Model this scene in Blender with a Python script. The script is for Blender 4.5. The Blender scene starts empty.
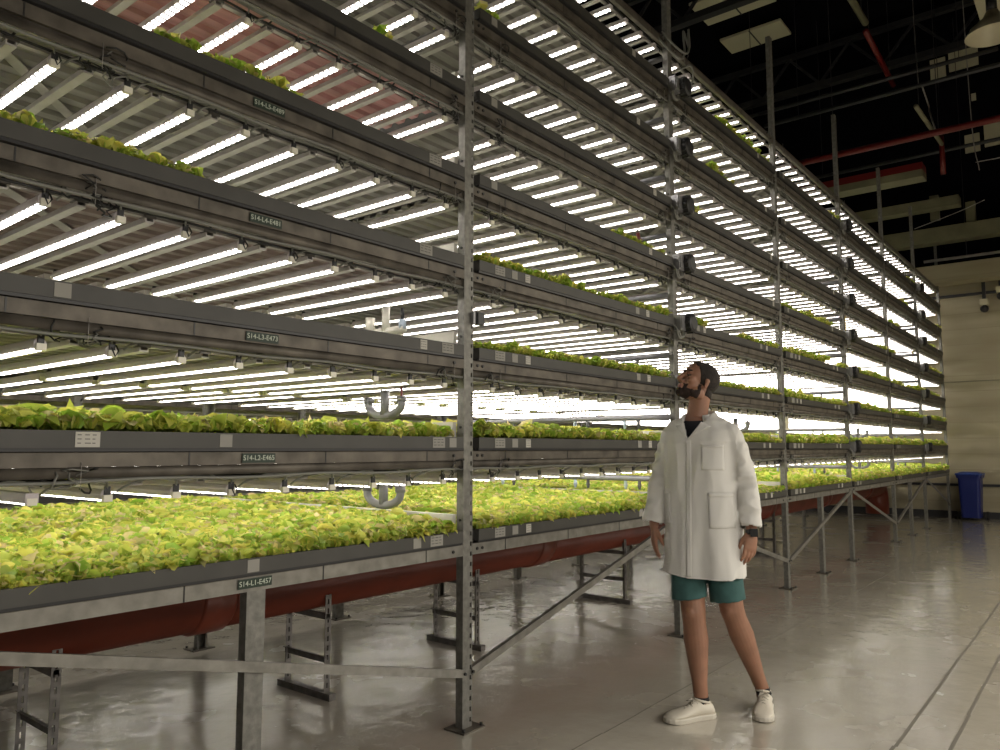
import bpy, bmesh, math, random
import numpy as np
from mathutils import Vector, Matrix
from mathutils.bvhtree import BVHTree
random.seed(7); rng = np.random.default_rng(7)
PI = math.pi
SC = bpy.context.scene
COL = SC.collection

# ------------------------------------------------------------------ metrics
S = 2.4                                    # bay length
PX = {i: 2.928 + S*i for i in range(-1, 7)}  # post positions along the rack
DZ = .4625
def lamp_x(b, k):                          # ten lamps a bay, a wider gap at each post
    return PX[b] + (.186+.2325*k if b < 0 else .262+.223*k)
LIP = {l: 2.3476 + DZ*(l-4) for l in range(1, 10)}
LIP[8] += .03; LIP[9] += .03
DEP = 2.45                                 # rack depth
R2 = 4.55                                  # front face of the second rack row
CAM = Vector((0, -2.5461, 1.3667)); FPX = 763.14; PITCH = .0959; YAW = .6743
fw = Vector((math.cos(YAW)*math.cos(PITCH), math.sin(YAW)*math.cos(PITCH), math.sin(PITCH)))
rt = Vector((math.sin(YAW), -math.cos(YAW), 0)); up = rt.cross(fw)
def proj(p):
    d = Vector(p)-CAM; z = d.dot(fw)
    if z < .05: return None
    return 500+FPX*d.dot(rt)/z, 375-FPX*d.dot(up)/z

# ------------------------------------------------------------------ materials
def nm(name):
    m = bpy.data.materials.new(name); m.use_nodes = True
    nt = m.node_tree; return m, nt, nt.nodes['Principled BSDF'], nt.nodes.new, nt.links.new
def mat(name, col, rough=.5, metal=0., noise=0., nscale=8., bump=0., bscale=60., col2=None, stretch=None, spec=None):
    m, nt, b, N, L = nm(name)
    b.inputs['Base Color'].default_value = (*col, 1); b.inputs['Roughness'].default_value = rough
    b.inputs['Metallic'].default_value = metal
    if spec is not None: b.inputs['Specular IOR Level'].default_value = spec
    tc = N('ShaderNodeTexCoord'); src = tc.outputs['Object']
    if stretch:
        mp = N('ShaderNodeMapping'); mp.inputs['Scale'].default_value = stretch; L(src, mp.inputs[0]); src = mp.outputs[0]
    if noise or col2:
        t = N('ShaderNodeTexNoise'); t.inputs['Scale'].default_value = nscale; t.inputs['Detail'].default_value = 5; L(src, t.inputs[0])
        r = N('ShaderNodeValToRGB'); r.color_ramp.elements[0].position = .35; r.color_ramp.elements[1].position = .68
        c2 = col2 or tuple(min(1, c*(1+noise)) for c in col); c1 = col if col2 else tuple(c*(1-noise) for c in col)
        r.color_ramp.elements[0].color = (*c1, 1); r.color_ramp.elements[1].color = (*c2, 1)
        L(t.outputs[0], r.inputs[0]); L(r.outputs[0], b.inputs['Base Color'])
    if bump:
        t2 = N('ShaderNodeTexNoise'); t2.inputs['Scale'].default_value = bscale; L(src, t2.inputs[0])
        bp = N('ShaderNodeBump'); bp.inputs['Strength'].default_value = bump; bp.inputs['Distance'].default_value = .01
        L(t2.outputs[0], bp.inputs['Height']); L(bp.outputs[0], b.inputs['Normal'])
    return m
M = {}
M['post'] = mat('galvanised_post', (.21, .205, .185), .5, .4, noise=.22, nscale=30, bump=.1, bscale=90)
M['beam'] = mat('weathered_beam', (.125, .110, .090), .5, .35, noise=.35, nscale=9)
M['beam_low'] = mat('galvanised_low_beam', (.26, .25, .225), .4, .5, noise=.2, nscale=14)
M['lip'] = mat('dark_grey_tray_plastic', (.058, .056, .050), .5, 0, noise=.12, nscale=5)
M['mat'] = mat('pale_growing_raft', (.26, .28, .18), .6, 0, noise=.2, nscale=30)
M['deck'] = mat('zinc_deck', (.27, .255, .245), .5, .15, noise=.18, nscale=4, stretch=(.4, 3, 1))
M['deck_pink'] = mat('rosy_deck', (.52, .27, .27), .5, .15, noise=.18, nscale=4, stretch=(.4, 3, 1))  # zinc deck with pink bounce from red lettuce put into its colour
M['deck_brown'] = mat('brownish_deck', (.27, .205, .19), .5, .15, noise=.2, nscale=4, stretch=(.4, 3, 1))  # same deck, a browner lettuce bounce painted into the colour
M['bar'] = mat('pale_rail', (.42, .395, .375), .42, .25, noise=.12, nscale=10)
M['cross'] = mat('cream_cross_beam', (.66, .64, .57), .45, .1, noise=.1, nscale=7)
M['cable'] = mat('grey_cable', (.20, .20, .18), .5)
M['black'] = mat('black_cable', (.015, .015, .015), .5)
M['blackp'] = mat('black_plastic', (.02, .02, .022), .4)
M['body'] = mat('lamp_body', (.56, .51, .52), .4, .05)
M['cap'] = mat('lamp_cap', (.80, .77, .66), .35)
M['pvc'] = mat('red_brown_pvc', (.20, .038, .018), .38, 0, noise=.18, nscale=3)
M['pvcg'] = mat('grey_pvc', (.20, .20, .21), .35)
M['pipe_dark'] = mat('dark_grey_pipe', (.12, .12, .13), .4)
M['nozzle'] = mat('pale_blue_nozzle', (.42, .50, .60), .4)
M['silver'] = mat('silver_box', (.34, .34, .35), .35, .6)
M['paper'] = mat('paper_label', (.52, .50, .45), .7)
M['paper2'] = mat('dim_paper_label', (.30, .29, .26), .7)
M['ink'] = mat('label_ink', (.06, .06, .06), .7)
M['plate'] = mat('black_green_plate', (.018, .035, .022), .5)
M['letter'] = mat('plate_lettering', (.55, .60, .50), .6)
M['yellow'] = mat('yellow_trap', (.72, .52, .05), .6)
M['cream'] = mat('cream_card', (.62, .58, .42), .6)
M['wall'] = None
M['dark'] = mat('dark_ceiling', (.005, .005, .007), 1, spec=0)
M['darkwall'] = mat('dark_wall', (.007, .007, .010), 1, spec=0)
M['olive'] = mat('olive_duct', (.20, .19, .12), .5, noise=.15, nscale=3)
M['redpipe'] = mat('fire_red_pipe', (.14, .010, .010), .4)
M['steel'] = mat('dark_steel', (.05, .05, .055), .5, .4)
M['sky'] = mat('dusty_roof_light', (.60, .57, .42), .6)
M['binblue'] = mat('blue_bin_plastic', (.008, .018, .15), .4)
M['binlid'] = mat('blue_bin_lid', (.014, .045, .24), .35)
M['bolt'] = mat('dark_bolt', (.05, .05, .05), .4, .7)
M['hframe'] = mat('slotted_steel', (.17, .16, .15), .45, .5, noise=.25, nscale=20)
M['skin'] = mat('skin', (.31, .155, .095), .5, noise=.10, nscale=14, bump=.05, bscale=200)
M['skin'].node_tree.nodes['Principled BSDF'].inputs['Subsurface Weight'].default_value = .08
M['hair'] = mat('dark_brown_hair', (.022, .015, .011), .8, noise=.4, nscale=60, bump=.6, bscale=350)
M['beard'] = mat('brown_beard', (.028, .015, .011), .85, noise=.4, nscale=60, bump=.6, bscale=350)
M['coat'] = mat('white_cotton', (.69, .675, .635), .85, noise=.03, nscale=6, bump=.35, bscale=9, stretch=(1, 1, .45))
M['tee'] = mat('black_tee', (.012, .012, .018), .85)
M['shorts'] = mat('teal_shorts', (.042, .11, .105), .85, noise=.12, nscale=20, bump=.3, bscale=14)
M['shoe'] = mat('white_shoe', (.68, .63, .53), .55, bump=.1, bscale=80)
M['sole'] = mat('shoe_sole', (.60, .56, .48), .6)
M['lace'] = mat('shoe_lace', (.50, .46, .39), .7)
M['sock'] = mat('black_sock', (.012, .012, .014), .9)
M['lips'] = mat('lips', (.36, .15, .12), .5)
M['eye'] = mat('eye', (.10, .07, .06), .2)
M['lamp_shade'] = mat('enamel_shade', (.50, .46, .34), .4)

def led_material():
    m, nt, b, N, L = nm('led_strip')
    nt.nodes.remove(b); out = [n for n in nt.nodes if n.type == 'OUTPUT_MATERIAL'][0]
    e = N('ShaderNodeEmission'); e.inputs[0].default_value = (1, .93, .86, 1)
    tc = N('ShaderNodeTexCoord'); sp = N('ShaderNodeSeparateXYZ'); L(tc.outputs['Object'], sp.inputs[0])
    a = N('ShaderNodeMath'); a.operation = 'MULTIPLY'; a.inputs[1].default_value = 2*PI/.036; L(sp.outputs[1], a.inputs[0])
    c = N('ShaderNodeMath'); c.operation = 'COSINE'; L(a.outputs[0], c.inputs[0])
    r = N('ShaderNodeMapRange'); r.inputs['From Min'].default_value = -.55; r.inputs['From Max'].default_value = -.05
    r.inputs['To Min'].default_value = .35; r.inputs['To Max'].default_value = LED; L(c.outputs[0], r.inputs[0])
    L(r.outputs[0], e.inputs[1]); L(e.outputs[0], out.inputs[0]); return m
LED = 16.
M['led'] = led_material()
M['joint'] = mat('slab_joint', (.17, .155, .125), .8)

def leaf_material():
    m, nt, b, N, L = nm('lettuce_leaf')
    at = N('ShaderNodeAttribute'); at.attribute_name = 'leafcol'
    L(at.outputs['Color'], b.inputs['Base Color']); b.inputs['Roughness'].default_value = .45
    b.inputs['Specular IOR Level'].default_value = .35
    tr = N('ShaderNodeBsdfTranslucent'); L(at.outputs['Color'], tr.inputs[0])
    mx = N('ShaderNodeMixShader'); mx.inputs[0].default_value = .40
    out = [n for n in nt.nodes if n.type == 'OUTPUT_MATERIAL'][0]
    L(b.outputs[0], mx.inputs[1]); L(tr.outputs[0], mx.inputs[2]); L(mx.outputs[0], out.inputs[0]); return m
M['leaf'] = leaf_material()

def floor_material():
    m, nt, b, N, L = nm('polished_concrete')
    tc = N('ShaderNodeTexCoord')
    t = N('ShaderNodeTexNoise'); t.inputs['Scale'].default_value = .9; t.inputs['Detail'].default_value = 8; L(tc.outputs['Object'], t.inputs[0])
    r = N('ShaderNodeValToRGB'); r.color_ramp.elements[0].position = .3; r.color_ramp.elements[1].position = .7
    r.color_ramp.elements[0].color = (.46, .425, .355, 1); r.color_ramp.elements[1].color = (.58, .54, .46, 1)
    L(t.outputs[0], r.inputs[0]); L(r.outputs[0], b.inputs['Base Color'])
    t2 = N('ShaderNodeTexNoise'); t2.inputs['Scale'].default_value = 2.2; t2.inputs['Detail'].default_value = 6; L(tc.outputs['Object'], t2.inputs[0])
    mr = N('ShaderNodeMapRange'); mr.inputs['From Min'].default_value = .35; mr.inputs['From Max'].default_value = .65
    mr.inputs['To Min'].default_value = .15; mr.inputs['To Max'].default_value = .30; L(t2.outputs[0], mr.inputs[0]); L(mr.outputs[0], b.inputs['Roughness'])
    t3 = N('ShaderNodeTexNoise'); t3.inputs['Scale'].default_value = 5.5; t3.inputs['Detail'].default_value = 4; L(tc.outputs['Object'], t3.inputs[0])
    bp = N('ShaderNodeBump'); bp.inputs['Strength'].default_value = .40; bp.inputs['Distance'].default_value = .012
    L(t3.outputs[0], bp.inputs['Height']); L(bp.outputs[0], b.inputs['Normal'])
    b.inputs['Specular IOR Level'].default_value = 1.0; b.inputs['Coat Weight'].default_value = 1.; b.inputs['Coat IOR'].default_value = 1.7; b.inputs['Coat Roughness'].default_value = .14
    L(bp.outputs[0], b.inputs['Coat Normal'])
    return m
M['floor'] = floor_material()
def wall_material():
    m, nt, b, N, L = nm('beige_cladding')
    tc = N('ShaderNodeTexCoord'); sp = N('ShaderNodeSeparateXYZ'); L(tc.outputs['Object'], sp.inputs[0])
    w = N('ShaderNodeMath'); w.operation = 'MULTIPLY'; w.inputs[1].default_value = 3.2; L(sp.outputs[2], w.inputs[0])
    f = N('ShaderNodeMath'); f.operation = 'FRACT'; L(w.outputs[0], f.inputs[0])
    g = N('ShaderNodeMath'); g.operation = 'LESS_THAN'; g.inputs[1].default_value = .05; L(f.outputs[0], g.inputs[0])
    t = N('ShaderNodeTexNoise'); t.inputs['Scale'].default_value = 1.3; mp = N('ShaderNodeMapping'); mp.inputs['Scale'].default_value = (1, .5, 3)
    L(tc.outputs['Object'], mp.inputs[0]); L(mp.outputs[0], t.inputs[0])
    r = N('ShaderNodeValToRGB'); r.color_ramp.elements[0].color = (.36, .315, .21, 1); r.color_ramp.elements[1].color = (.45, .405, .28, 1)
    r.color_ramp.elements[0].position = .35; r.color_ramp.elements[1].position = .65
    L(t.outputs[0], r.inputs[0])
    mx = N('ShaderNodeMix'); mx.data_type = 'RGBA'; L(g.outputs[0], mx.inputs[0]); L(r.outputs[0], mx.inputs[6]); mx.inputs[7].default_value = (.35, .31, .21, 1)
    L(mx.outputs[2], b.inputs['Base Color']); b.inputs['Roughness'].default_value = .6
    return m
M['wall'] = wall_material()

# ------------------------------------------------------------------ mesh builder
class MB:
    def __init__(s): s.v = []; s.f = []; s.mi = []; s.mats = []
    def slot(s, m):
        if m not in s.mats: s.mats.append(m)
        return s.mats.index(m)
    def add(s, vs, fs, m):
        k = s.slot(m); o = len(s.v); s.v += [tuple(v) for v in vs]
        for f in fs: s.f.append(tuple(o+i for i in f)); s.mi.append(k)
        return s
    def box(s, x0, x1, y0, y1, z0, z1, m):
        if x0 > x1: x0, x1 = x1, x0
        if y0 > y1: y0, y1 = y1, y0
        if z0 > z1: z0, z1 = z1, z0
        v = [(x, y, z) for z in (z0, z1) for y in (y0, y1) for x in (x0, x1)]
        return s.add(v, [(0, 2, 3, 1), (4, 5, 7, 6), (0, 1, 5, 4), (2, 6, 7, 3), (0, 4, 6, 2), (1, 3, 7, 5)], m)
    def tube(s, pts, r, m, n=8, cap=True):
        pts = [Vector(p) for p in pts]; rs = r if isinstance(r, (list, tuple)) else [r]*len(pts)
        vs = []; fs = []; prev = None
        for i, p in enumerate(pts):
            t = (pts[min(i+1, len(pts)-1)]-pts[max(i-1, 0)]).normalized()
            a = prev if prev is not None else (Vector((0, 0, 1)) if abs(t.z) < .9 else Vector((1, 0, 0)))
            a = (a - t*a.dot(t)).normalized(); b = t.cross(a); prev = a
            for k in range(n):
                c = 2*PI*k/n; vs.append(p+(a*math.cos(c)+b*math.sin(c))*rs[i])
        for i in range(len(pts)-1):
            for k in range(n):
                fs.append((i*n+k, i*n+(k+1) % n, (i+1)*n+(k+1) % n, (i+1)*n+k))
        if cap: fs.append(tuple(range(n))[::-1]); fs.append(tuple((len(pts)-1)*n+k for k in range(n)))
        return s.add(vs, fs, m)
    def bar(s, p, q, w, h, m, upv=(0, 0, 1)):      # rectangular bar between two points
        p, q = Vector(p), Vector(q); t = (q-p).normalized(); u = Vector(upv); u = (u-t*u.dot(t)).normalized(); r = t.cross(u)
        vs = [c+r*a*w/2+u*b*h/2 for c in (p, q) for a, b in ((-1, -1), (1, -1), (1, 1), (-1, 1))]
        return s.add(vs, [(3, 2, 1, 0), (4, 5, 6, 7), (0, 1, 5, 4), (1, 2, 6, 5), (2, 3, 7, 6), (3, 0, 4, 7)], m)
    def ball(s, c, r, m, nu=16, nv=10, basis=None):
        if not isinstance(r, (tuple, list)): r = (r, r, r)
        B = basis or Matrix.Identity(3); c = Vector(c); vs = [c+B @ Vector((0, 0, r[2]))]; fs = []
        for j in range(1, nv):
            th = PI*j/nv
            for k in range(nu):
                ph = 2*PI*k/nu; vs.append(c+B @ Vector((r[0]*math.sin(th)*math.cos(ph), r[1]*math.sin(th)*math.sin(ph), r[2]*math.cos(th))))
        vs.append(c-B @ Vector((0, 0, r[2]))); e = len(vs)-1
        for k in range(nu):
            fs.append((0, 1+k, 1+(k+1) % nu)); fs.append((e, 1+(nv-2)*nu+(k+1) % nu, 1+(nv-2)*nu+k))
            for j in range(nv-2): fs.append((1+j*nu+k, 1+(j+1)*nu+k, 1+(j+1)*nu+(k+1) % nu, 1+j*nu+(k+1) % nu))
        return s.add(vs, fs, m)
    def rings(s, rings, m, cap=True):              # loft closed rings of equal length
        n = len(rings[0]); vs = [p for r in rings for p in r]; fs = []
        for i in range(len(rings)-1):
            for k in range(n): fs.append((i*n+k, i*n+(k+1) % n, (i+1)*n+(k+1) % n, (i+1)*n+k))
        if cap: fs.append(tuple(range(n))[::-1]); fs.append(tuple((len(rings)-1)*n+k for k in range(n)))
        return s.add(vs, fs, m)
    def mesh(s, name, smooth=False):
        me = bpy.data.meshes.new(name); me.from_pydata(s.v, [], s.f)
        for m in s.mats: me.materials.append(m)
        me.polygons.foreach_set('material_index', s.mi)
        if smooth: me.polygons.foreach_set('use_smooth', [True]*len(s.f))
        me.update(); return me
    def build(s, name, parent=None, smooth=False, loc=None):
        return link(name, s.mesh(name, smooth), parent, loc)
def link(name, me, parent=None, loc=None, rot=None):
    o = bpy.data.objects.new(name, me); COL.objects.link(o)
    if parent: o.parent = parent
    if loc: o.location = loc
    if rot: o.rotation_euler = rot
    return o
def tag(o, label, cat, group=None, kind=None):
    o['label'] = label; o['category'] = cat
    if group: o['group'] = group
    if kind: o['kind'] = kind
    return o
def empty(name, loc=(0, 0, 0), rz=0):
    o = bpy.data.objects.new(name, None); COL.objects.link(o); o.location = loc; o.rotation_euler = (0, 0, rz); o.empty_display_size = .1; return o
def structure(o): o['kind'] = 'structure'; return o
ORD = ['zeroth', 'first', 'second', 'third', 'fourth', 'fifth', 'sixth', 'seventh', 'eighth', 'ninth', 'tenth']
LEVELNAME = {1: 'lowest', 2: 'second', 3: 'third', 4: 'fourth', 5: 'fifth', 6: 'sixth', 7: 'seventh', 8: 'eighth', 9: 'topmost'}
BAY = {-1: 'in the nearest bay', 0: 'past the first post', 1: 'past the second post', 2: 'past the third post',
       3: 'past the fourth post', 4: 'past the fifth post', 5: 'in the bay by the beige wall'}
POST = {-1: 'unseen near', 0: 'nearest', 1: 'second', 2: 'third', 3: 'fourth', 4: 'fifth', 5: 'sixth', 6: 'last'}

# ------------------------------------------------------------------ room
FY = 12.0; WX = 17.72; BX = -7.0; RY = -9.0; H = 10.0
structure(MB().box(BX, WX, RY, FY, -.1, 0, M['floor']).build('floor'))
structure(MB().box(BX, WX, RY, FY, H, H+.1, M['dark']).build('ceiling'))
w = structure(MB().box(WX, WX+.15, RY, FY, 0, 4.80, M['wall']).build('wall_far'))
structure(MB().box(WX, WX+.15, RY, FY, 4.80, H, M['darkwall']).build('wall_far_upper'))
structure(MB().box(BX-.15, BX, RY, FY, 0, H, M['darkwall']).build('wall_near'))
structure(MB().box(BX, WX, FY, FY+.15, 0, H, M['darkwall']).build('wall_left'))
structure(MB().box(BX, WX, RY-.15, RY, 0, H, M['wall']).build('wall_right'))
structure(MB().box(WX-.03, WX, RY, FY, 0, .13, M['steel']).build('baseboard_far'))
structure(MB().box(WX-.03, WX, RY, FY, .62, .67, M['steel']).build('trim_1'))
structure(MB().box(WX-.02, WX, RY, FY, 2.69, 2.71, M['olive']).build('trim_2'))
structure(MB().box(WX-.06, WX, RY, FY, 4.42, 4.47, M['steel']).build('trim_3'))
# saw cuts and seams in the slab, a few millimetres wide
j = MB()
for y, wd in ((-.545, .007), (-1.68, .016), (-1.885, .016)):
    x = BX+.5; ln = [];
    while x < WX-.1:
        x2 = x+.35; o1 = random.uniform(-.004, .004)
        j.box(x, x2, y-wd/2+o1, y+wd/2+o1, 0, .0012, M['joint']); x = x2
j.box(10.0, 10.02, -1.7, -6, 0, .0012, M['olive'])
structure(j.build('floor_seams'))

# ------------------------------------------------------------------ rack posts and steelwork
def post_mesh(mirror=1):
    b = MB(); P = M['post']; hgt = 5.66; pitch = .05
    b.box(-.035, .017, 0, .003, 0, hgt, P); b.box(.029, .035, 0, .003, 0, hgt, P)
    z = .03
    b.box(.017, .029, 0, .003, 0, z, P)
    while z+pitch < hgt:
        b.box(.017, .029, 0, .003, z+.022, z+pitch, P); z += pitch
    b.box(.017, .029, 0, .003, z+.022, hgt, P)
    b.box(-.035, -.032, .003, .045, 0, hgt, P); b.box(.032, .035, .003, .045, 0, hgt, P)
    b.box(-.032, -.022, .042, .045, 0, hgt, P); b.box(.022, .032, .042, .045, 0, hgt, P)
    for l in range(1, 9):
        for dz in (.05, -.09): b.tube([(-.034, .02, LIP[l]+dz), (-.040, .02, LIP[l]+dz)], .007, M['bolt'], 8)
    return b.mesh('upright')
def plate_mesh():
    b = MB(); b.box(-.075, .085, -.045, .085, 0, .008, M['beam'])
    for x, y in ((-.06, -.03), (.07, .07), (.07, -.03)): b.tube([(x, y, .008), (x, y, .022)], .008, M['bolt'], 6)
    return b.mesh('base_plate')
pm, plm = post_mesh(), plate_mesh()

def deck_mesh(m, L_=S-.08):
    prof = []; y = .03; k = 0
    while y < DEP-.06:
        prof += [(y, 0), (y+.045, 0), (y+.055, .018), (y+.095, .018)]; y += .105
    vs = []; fs = []
    for yy, zz in prof:
        for dz in (0, .002): vs += [(0, yy, zz+dz), (L_, yy, zz+dz)]
    for i in range(len(prof)-1):
        a = i*4; fs += [(a, a+4, a+5, a+1), (a+2, a+3, a+7, a+6)]
    b = MB(); b.add(vs, fs, m); return b
def bay_parts(rack, b, l, y0=0):
    x0, x1, z = PX[b], PX[b+1], LIP[l]
    return x0, x1, z

BEAM_ME = {}
def beam_me(kind):
    if kind not in BEAM_ME:
        b = MB(); m = M['beam_low'] if kind == 'low' else M['beam']; h0, h1 = (-.115, -.068) if kind != 'low' else (-.125, -.070)
        x0, x1 = .036, S-.036
        b.box(x0, x1, 0, .004, h0, h1, m); b.box(x0, x1, .004, .05, h1-.004, h1, m); b.box(x0, x1, .004, .03, h0, h0+.004, m)
        for i in range(4):                                     # joints and bolt pairs along the beam
            xx = .30+i*.6; b.box(xx, xx+.005, -.0015, 0, h0, h1, M['bolt'])
        for xx in (.07, .11, S-.11): b.tube([(xx, 0, (h0+h1)/2), (xx, -.006, (h0+h1)/2)], .008, M['bolt'], 6)
        BEAM_ME[kind] = b.mesh('shelf_beam')
    return BEAM_ME[kind]
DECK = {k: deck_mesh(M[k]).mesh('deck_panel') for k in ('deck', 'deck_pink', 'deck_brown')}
cb = MB(); cb.box(-.0125, .0125, .05, DEP-.0, -.012, .077, M['cross']); cb.box(.0125, .022, .05, DEP, .070, .077, M['cross']); CROSS = cb.mesh('cross_beam')
# conduits and flat strips running behind the front beam
cd = MB(); x0, x1 = .03, S-.03
cd.box(x0, x1, .012, .016, -.150, -.1155, M['beam']); cd.box(x0, x1, .03, .07, -.128, -.124, M['deck'])
for yy, zz, rr, mm in ((.028, -.137, .010, 'bar'), (.055, -.146, .007, 'cable'), (.012, -.160, .006, 'cable'), (.075, -.155, .005, 'black')):
    pts = [(x0+(x1-x0)*t/16, yy+.003*math.sin(t*1.9+zz*50), zz+.004*math.sin(t*1.3+yy*90)) for t in range(17)]
    cd.tube(pts, rr, M[mm], 6)
COND = cd.mesh('conduit_run', True)
lr = MB()
for yy in (.10, 1.245, 2.39): lr.box(.0, S, yy-.011, yy+.011, -.163, -.152, M['bar'])
LRAIL = lr.mesh('light_rail')
xb = MB(); xb.box(-.016, .016, .085, 2.40, -.182, -.176, M['bar']); xb.box(-.016, -.012, .085, 2.40, -.176, -.163, M['bar']); xb.box(.012, .016, .085, 2.40, -.176, -.163, M['bar'])
for yy in (.10, 1.245, 2.39): xb.box(-.022, .022, yy-.018, yy+.018, -.166, -.148, M['hframe'])
xb.tube([(.0, .10, -.150), (.008, .085, -.135), (.0, .06, -.13)], .004, M['black'], 5)
XBAR = xb.mesh('crossbar')
def tangle_mesh(seed, heavy=1.):
    r = random.Random(seed); b = MB()
    for k in range(int(7*heavy)):
        cx, cy, cz = r.uniform(-.07, .07), r.uniform(.0, .06), r.uniform(-.17, -.13); a0 = r.uniform(0, 6); ra, rb = r.uniform(.014, .034), r.uniform(.016, .045)
        pts = [(cx+ra*math.cos(a0+t*.55)+.004*t*r.uniform(-1, 1), cy+.02*math.sin(t*.9+a0), cz+rb*math.sin(a0+t*.55)) for t in range(r.randint(7, 13))]
        b.tube(pts, r.uniform(.0025, .004), M['black'] if r.random() < .65 else M['cable'], 5)
    b.box(-.05, .05, .02, .05, -.150, -.128, M['bar'])
    b.tube([(.02, -.004, -.10), (.02, -.004, -.19)], .0012, M['bar'], 4)
    return b.mesh('cable_bundle', True)
TANG = [tangle_mesh(s) for s in range(5)]

sb = MB(); sb.bar((.06, -.45+.0+.06+.42, -.094), (2.33, 2.33, -.094), .045, .003, M['bar']); STRAP = sb.mesh('deck_strap')
def make_rack(name, y0, bays, detail):
    root = empty(name, (PX[-1], y0, 0))
    def add(nm_, me, x, y, z, label=None):
        o = link(nm_, me, root, (x-PX[-1], y, z))
        if label: o['label'] = label
        return o
    nposts = sorted(set(bays) | {b+1 for b in bays})
    for i in nposts:
        for yy, rot in ((0, 0), (DEP, PI)):
            o = add('upright', pm, PX[i], yy, 0)
            if rot: o.rotation_euler = (0, 0, PI)
            link('base_plate', plm, o)
        for l in range(1, 9): add('cross_beam', CROSS, PX[i]-.048, 0, LIP[l])
    ncross = []
    for b in bays:
        for l in range(1, 10):
            low = 'low' if l == 1 else 'std'
            add('shelf_beam', beam_me(low), PX[b], 0, LIP[l] - (.075 if l == 9 else 0))
            rb_ = add('rear_beam', beam_me(low), PX[b+1], DEP, LIP[l] - (.075 if l == 9 else 0)); rb_.rotation_euler = (0, 0, PI)
            if l < 9:
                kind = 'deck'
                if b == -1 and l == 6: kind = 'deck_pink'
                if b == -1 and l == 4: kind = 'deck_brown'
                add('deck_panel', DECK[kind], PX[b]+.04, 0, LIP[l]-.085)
            if l > 1:
                if detail: add('conduit_run', COND, PX[b], 0, LIP[l])
                add('light_rail', LRAIL, PX[b], 0, LIP[l])
                if detail and b < 3 and l < 9: add('deck_strap', STRAP, PX[b], 0, LIP[l])
                if detail and b < 4: add('cable_bundle', TANG[(b*3+l) % 5], PX[b]+(.52 if b == -1 else .24), 0, LIP[l])
                if detail and b < 3: add('cable_bundle', TANG[(b*2+l+2) % 5], PX[b+1]-.13, 0, LIP[l])
                for k in range(10): ncross.append((b, l, lamp_x(b, k)+.115))
    # crossbars: the nearest hundred are parts, the far rest one mass
    ncross.sort(key=lambda c: (Vector((c[2], y0, LIP[c[1]]))-CAM).length + (0 if c[1] > 2 else 2))
    n1 = 100 if detail else 0
    for b, l, x in ncross[:n1]: add('crossbar', XBAR, x, 0, LIP[l])
    rest = MB()
    for b, l, x in ncross[n1:]:
        rest.box(x-PX[-1]-.016, x-PX[-1]+.016, .085, 2.40, LIP[l]-.182, LIP[l]-.170, M['bar'])
    o = rest.build('crossbars_far', root); o['kind'] = 'stuff'
    return root, add
rack, radd = make_rack('grow_rack', 0, range(-1, 6), True)
tag(rack, 'galvanised steel vertical farm rack with eight lettuce shelves beside the man', 'rack')
rack2, radd2 = make_rack('grow_rack', R2, range(-1, 6), False)
tag(rack2, 'second steel grow rack standing behind the first across an inner aisle', 'rack')
# diagonal braces and mid-bay legs under the lowest shelf
def brace(xa, za, xb, zb, y=-.006):
    b = MB(); b.bar((xa-PX[-1], y, za), (xb-PX[-1], y, zb), .004, .038, M['beam_low'], (0, 0, 1)); b.bar((xa-PX[-1], y+.012, za+.016), (xb-PX[-1], y+.012, zb+.016), .022, .004, M['beam_low'], (0, 0, 1))
    b.tube([(xb-PX[-1], y-.004, zb), (xb-PX[-1], y-.012, zb)], .008, M['bolt'], 6)
    return b.build('brace', rack)
for i in (0, 2, 4):
    brace(PX[i-1]+.03, .84, PX[i]-.03, .27)
    brace(PX[i+1]-.03, .84, PX[i]+.03, .27)
brace(PX[5]+.03, .84, PX[6]-.03, .27)
lg = MB(); lg.box(-.035, .045, .006, .010, .008, .875, M['post']); lg.box(-.035, -.031, .010, .05, .008, .875, M['post']); lg.box(.041, .045, .010, .05, .008, .875, M['post']); LEG = lg.mesh('support_leg')
for b in (-1, 2, 4):
    o = link('support_leg', LEG, rack, (PX[b]+1.19-PX[-1], .0, 0)); link('base_plate', plm, o)
for b in range(-1, 6):
    o = link('support_leg', LEG, rack, (PX[b]+1.2-PX[-1], DEP-.04, 0)); link('base_plate', plm, o)
# shelf name plates with their lettering
PLATES = {1: 'S14-L1-E457', 2: 'S14-L2-E465', 3: 'S14-L3-E473', 4: 'S14-L4-E481', 5: 'S14-L5-E489'}
for l, txt in PLATES.items():
    xx = 1.71 - PX[-1]; zc = LIP[l]-.092 if l > 1 else LIP[l]-.094
    p = MB().box(-.072, .072, -.003, 0, -.0175, .0175, M['plate']).build('name_plate', rack, loc=(xx, -.003, zc)); p['label'] = 'black shelf plate lettered ' + txt
    cu = bpy.data.curves.new('lettering', 'FONT'); cu.body = txt; cu.size = .027; cu.align_x = 'CENTER'; cu.align_y = 'CENTER'; cu.extrude = .0004; cu.materials.append(M['letter'])
    tmp = link('lettering_source', cu); tme = bpy.data.meshes.new_from_object(tmp.evaluated_get(bpy.context.evaluated_depsgraph_get())); bpy.data.objects.remove(tmp)
    link('lettering', tme, p, (0, -.0036, 0), (PI/2, 0, 0))

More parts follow.
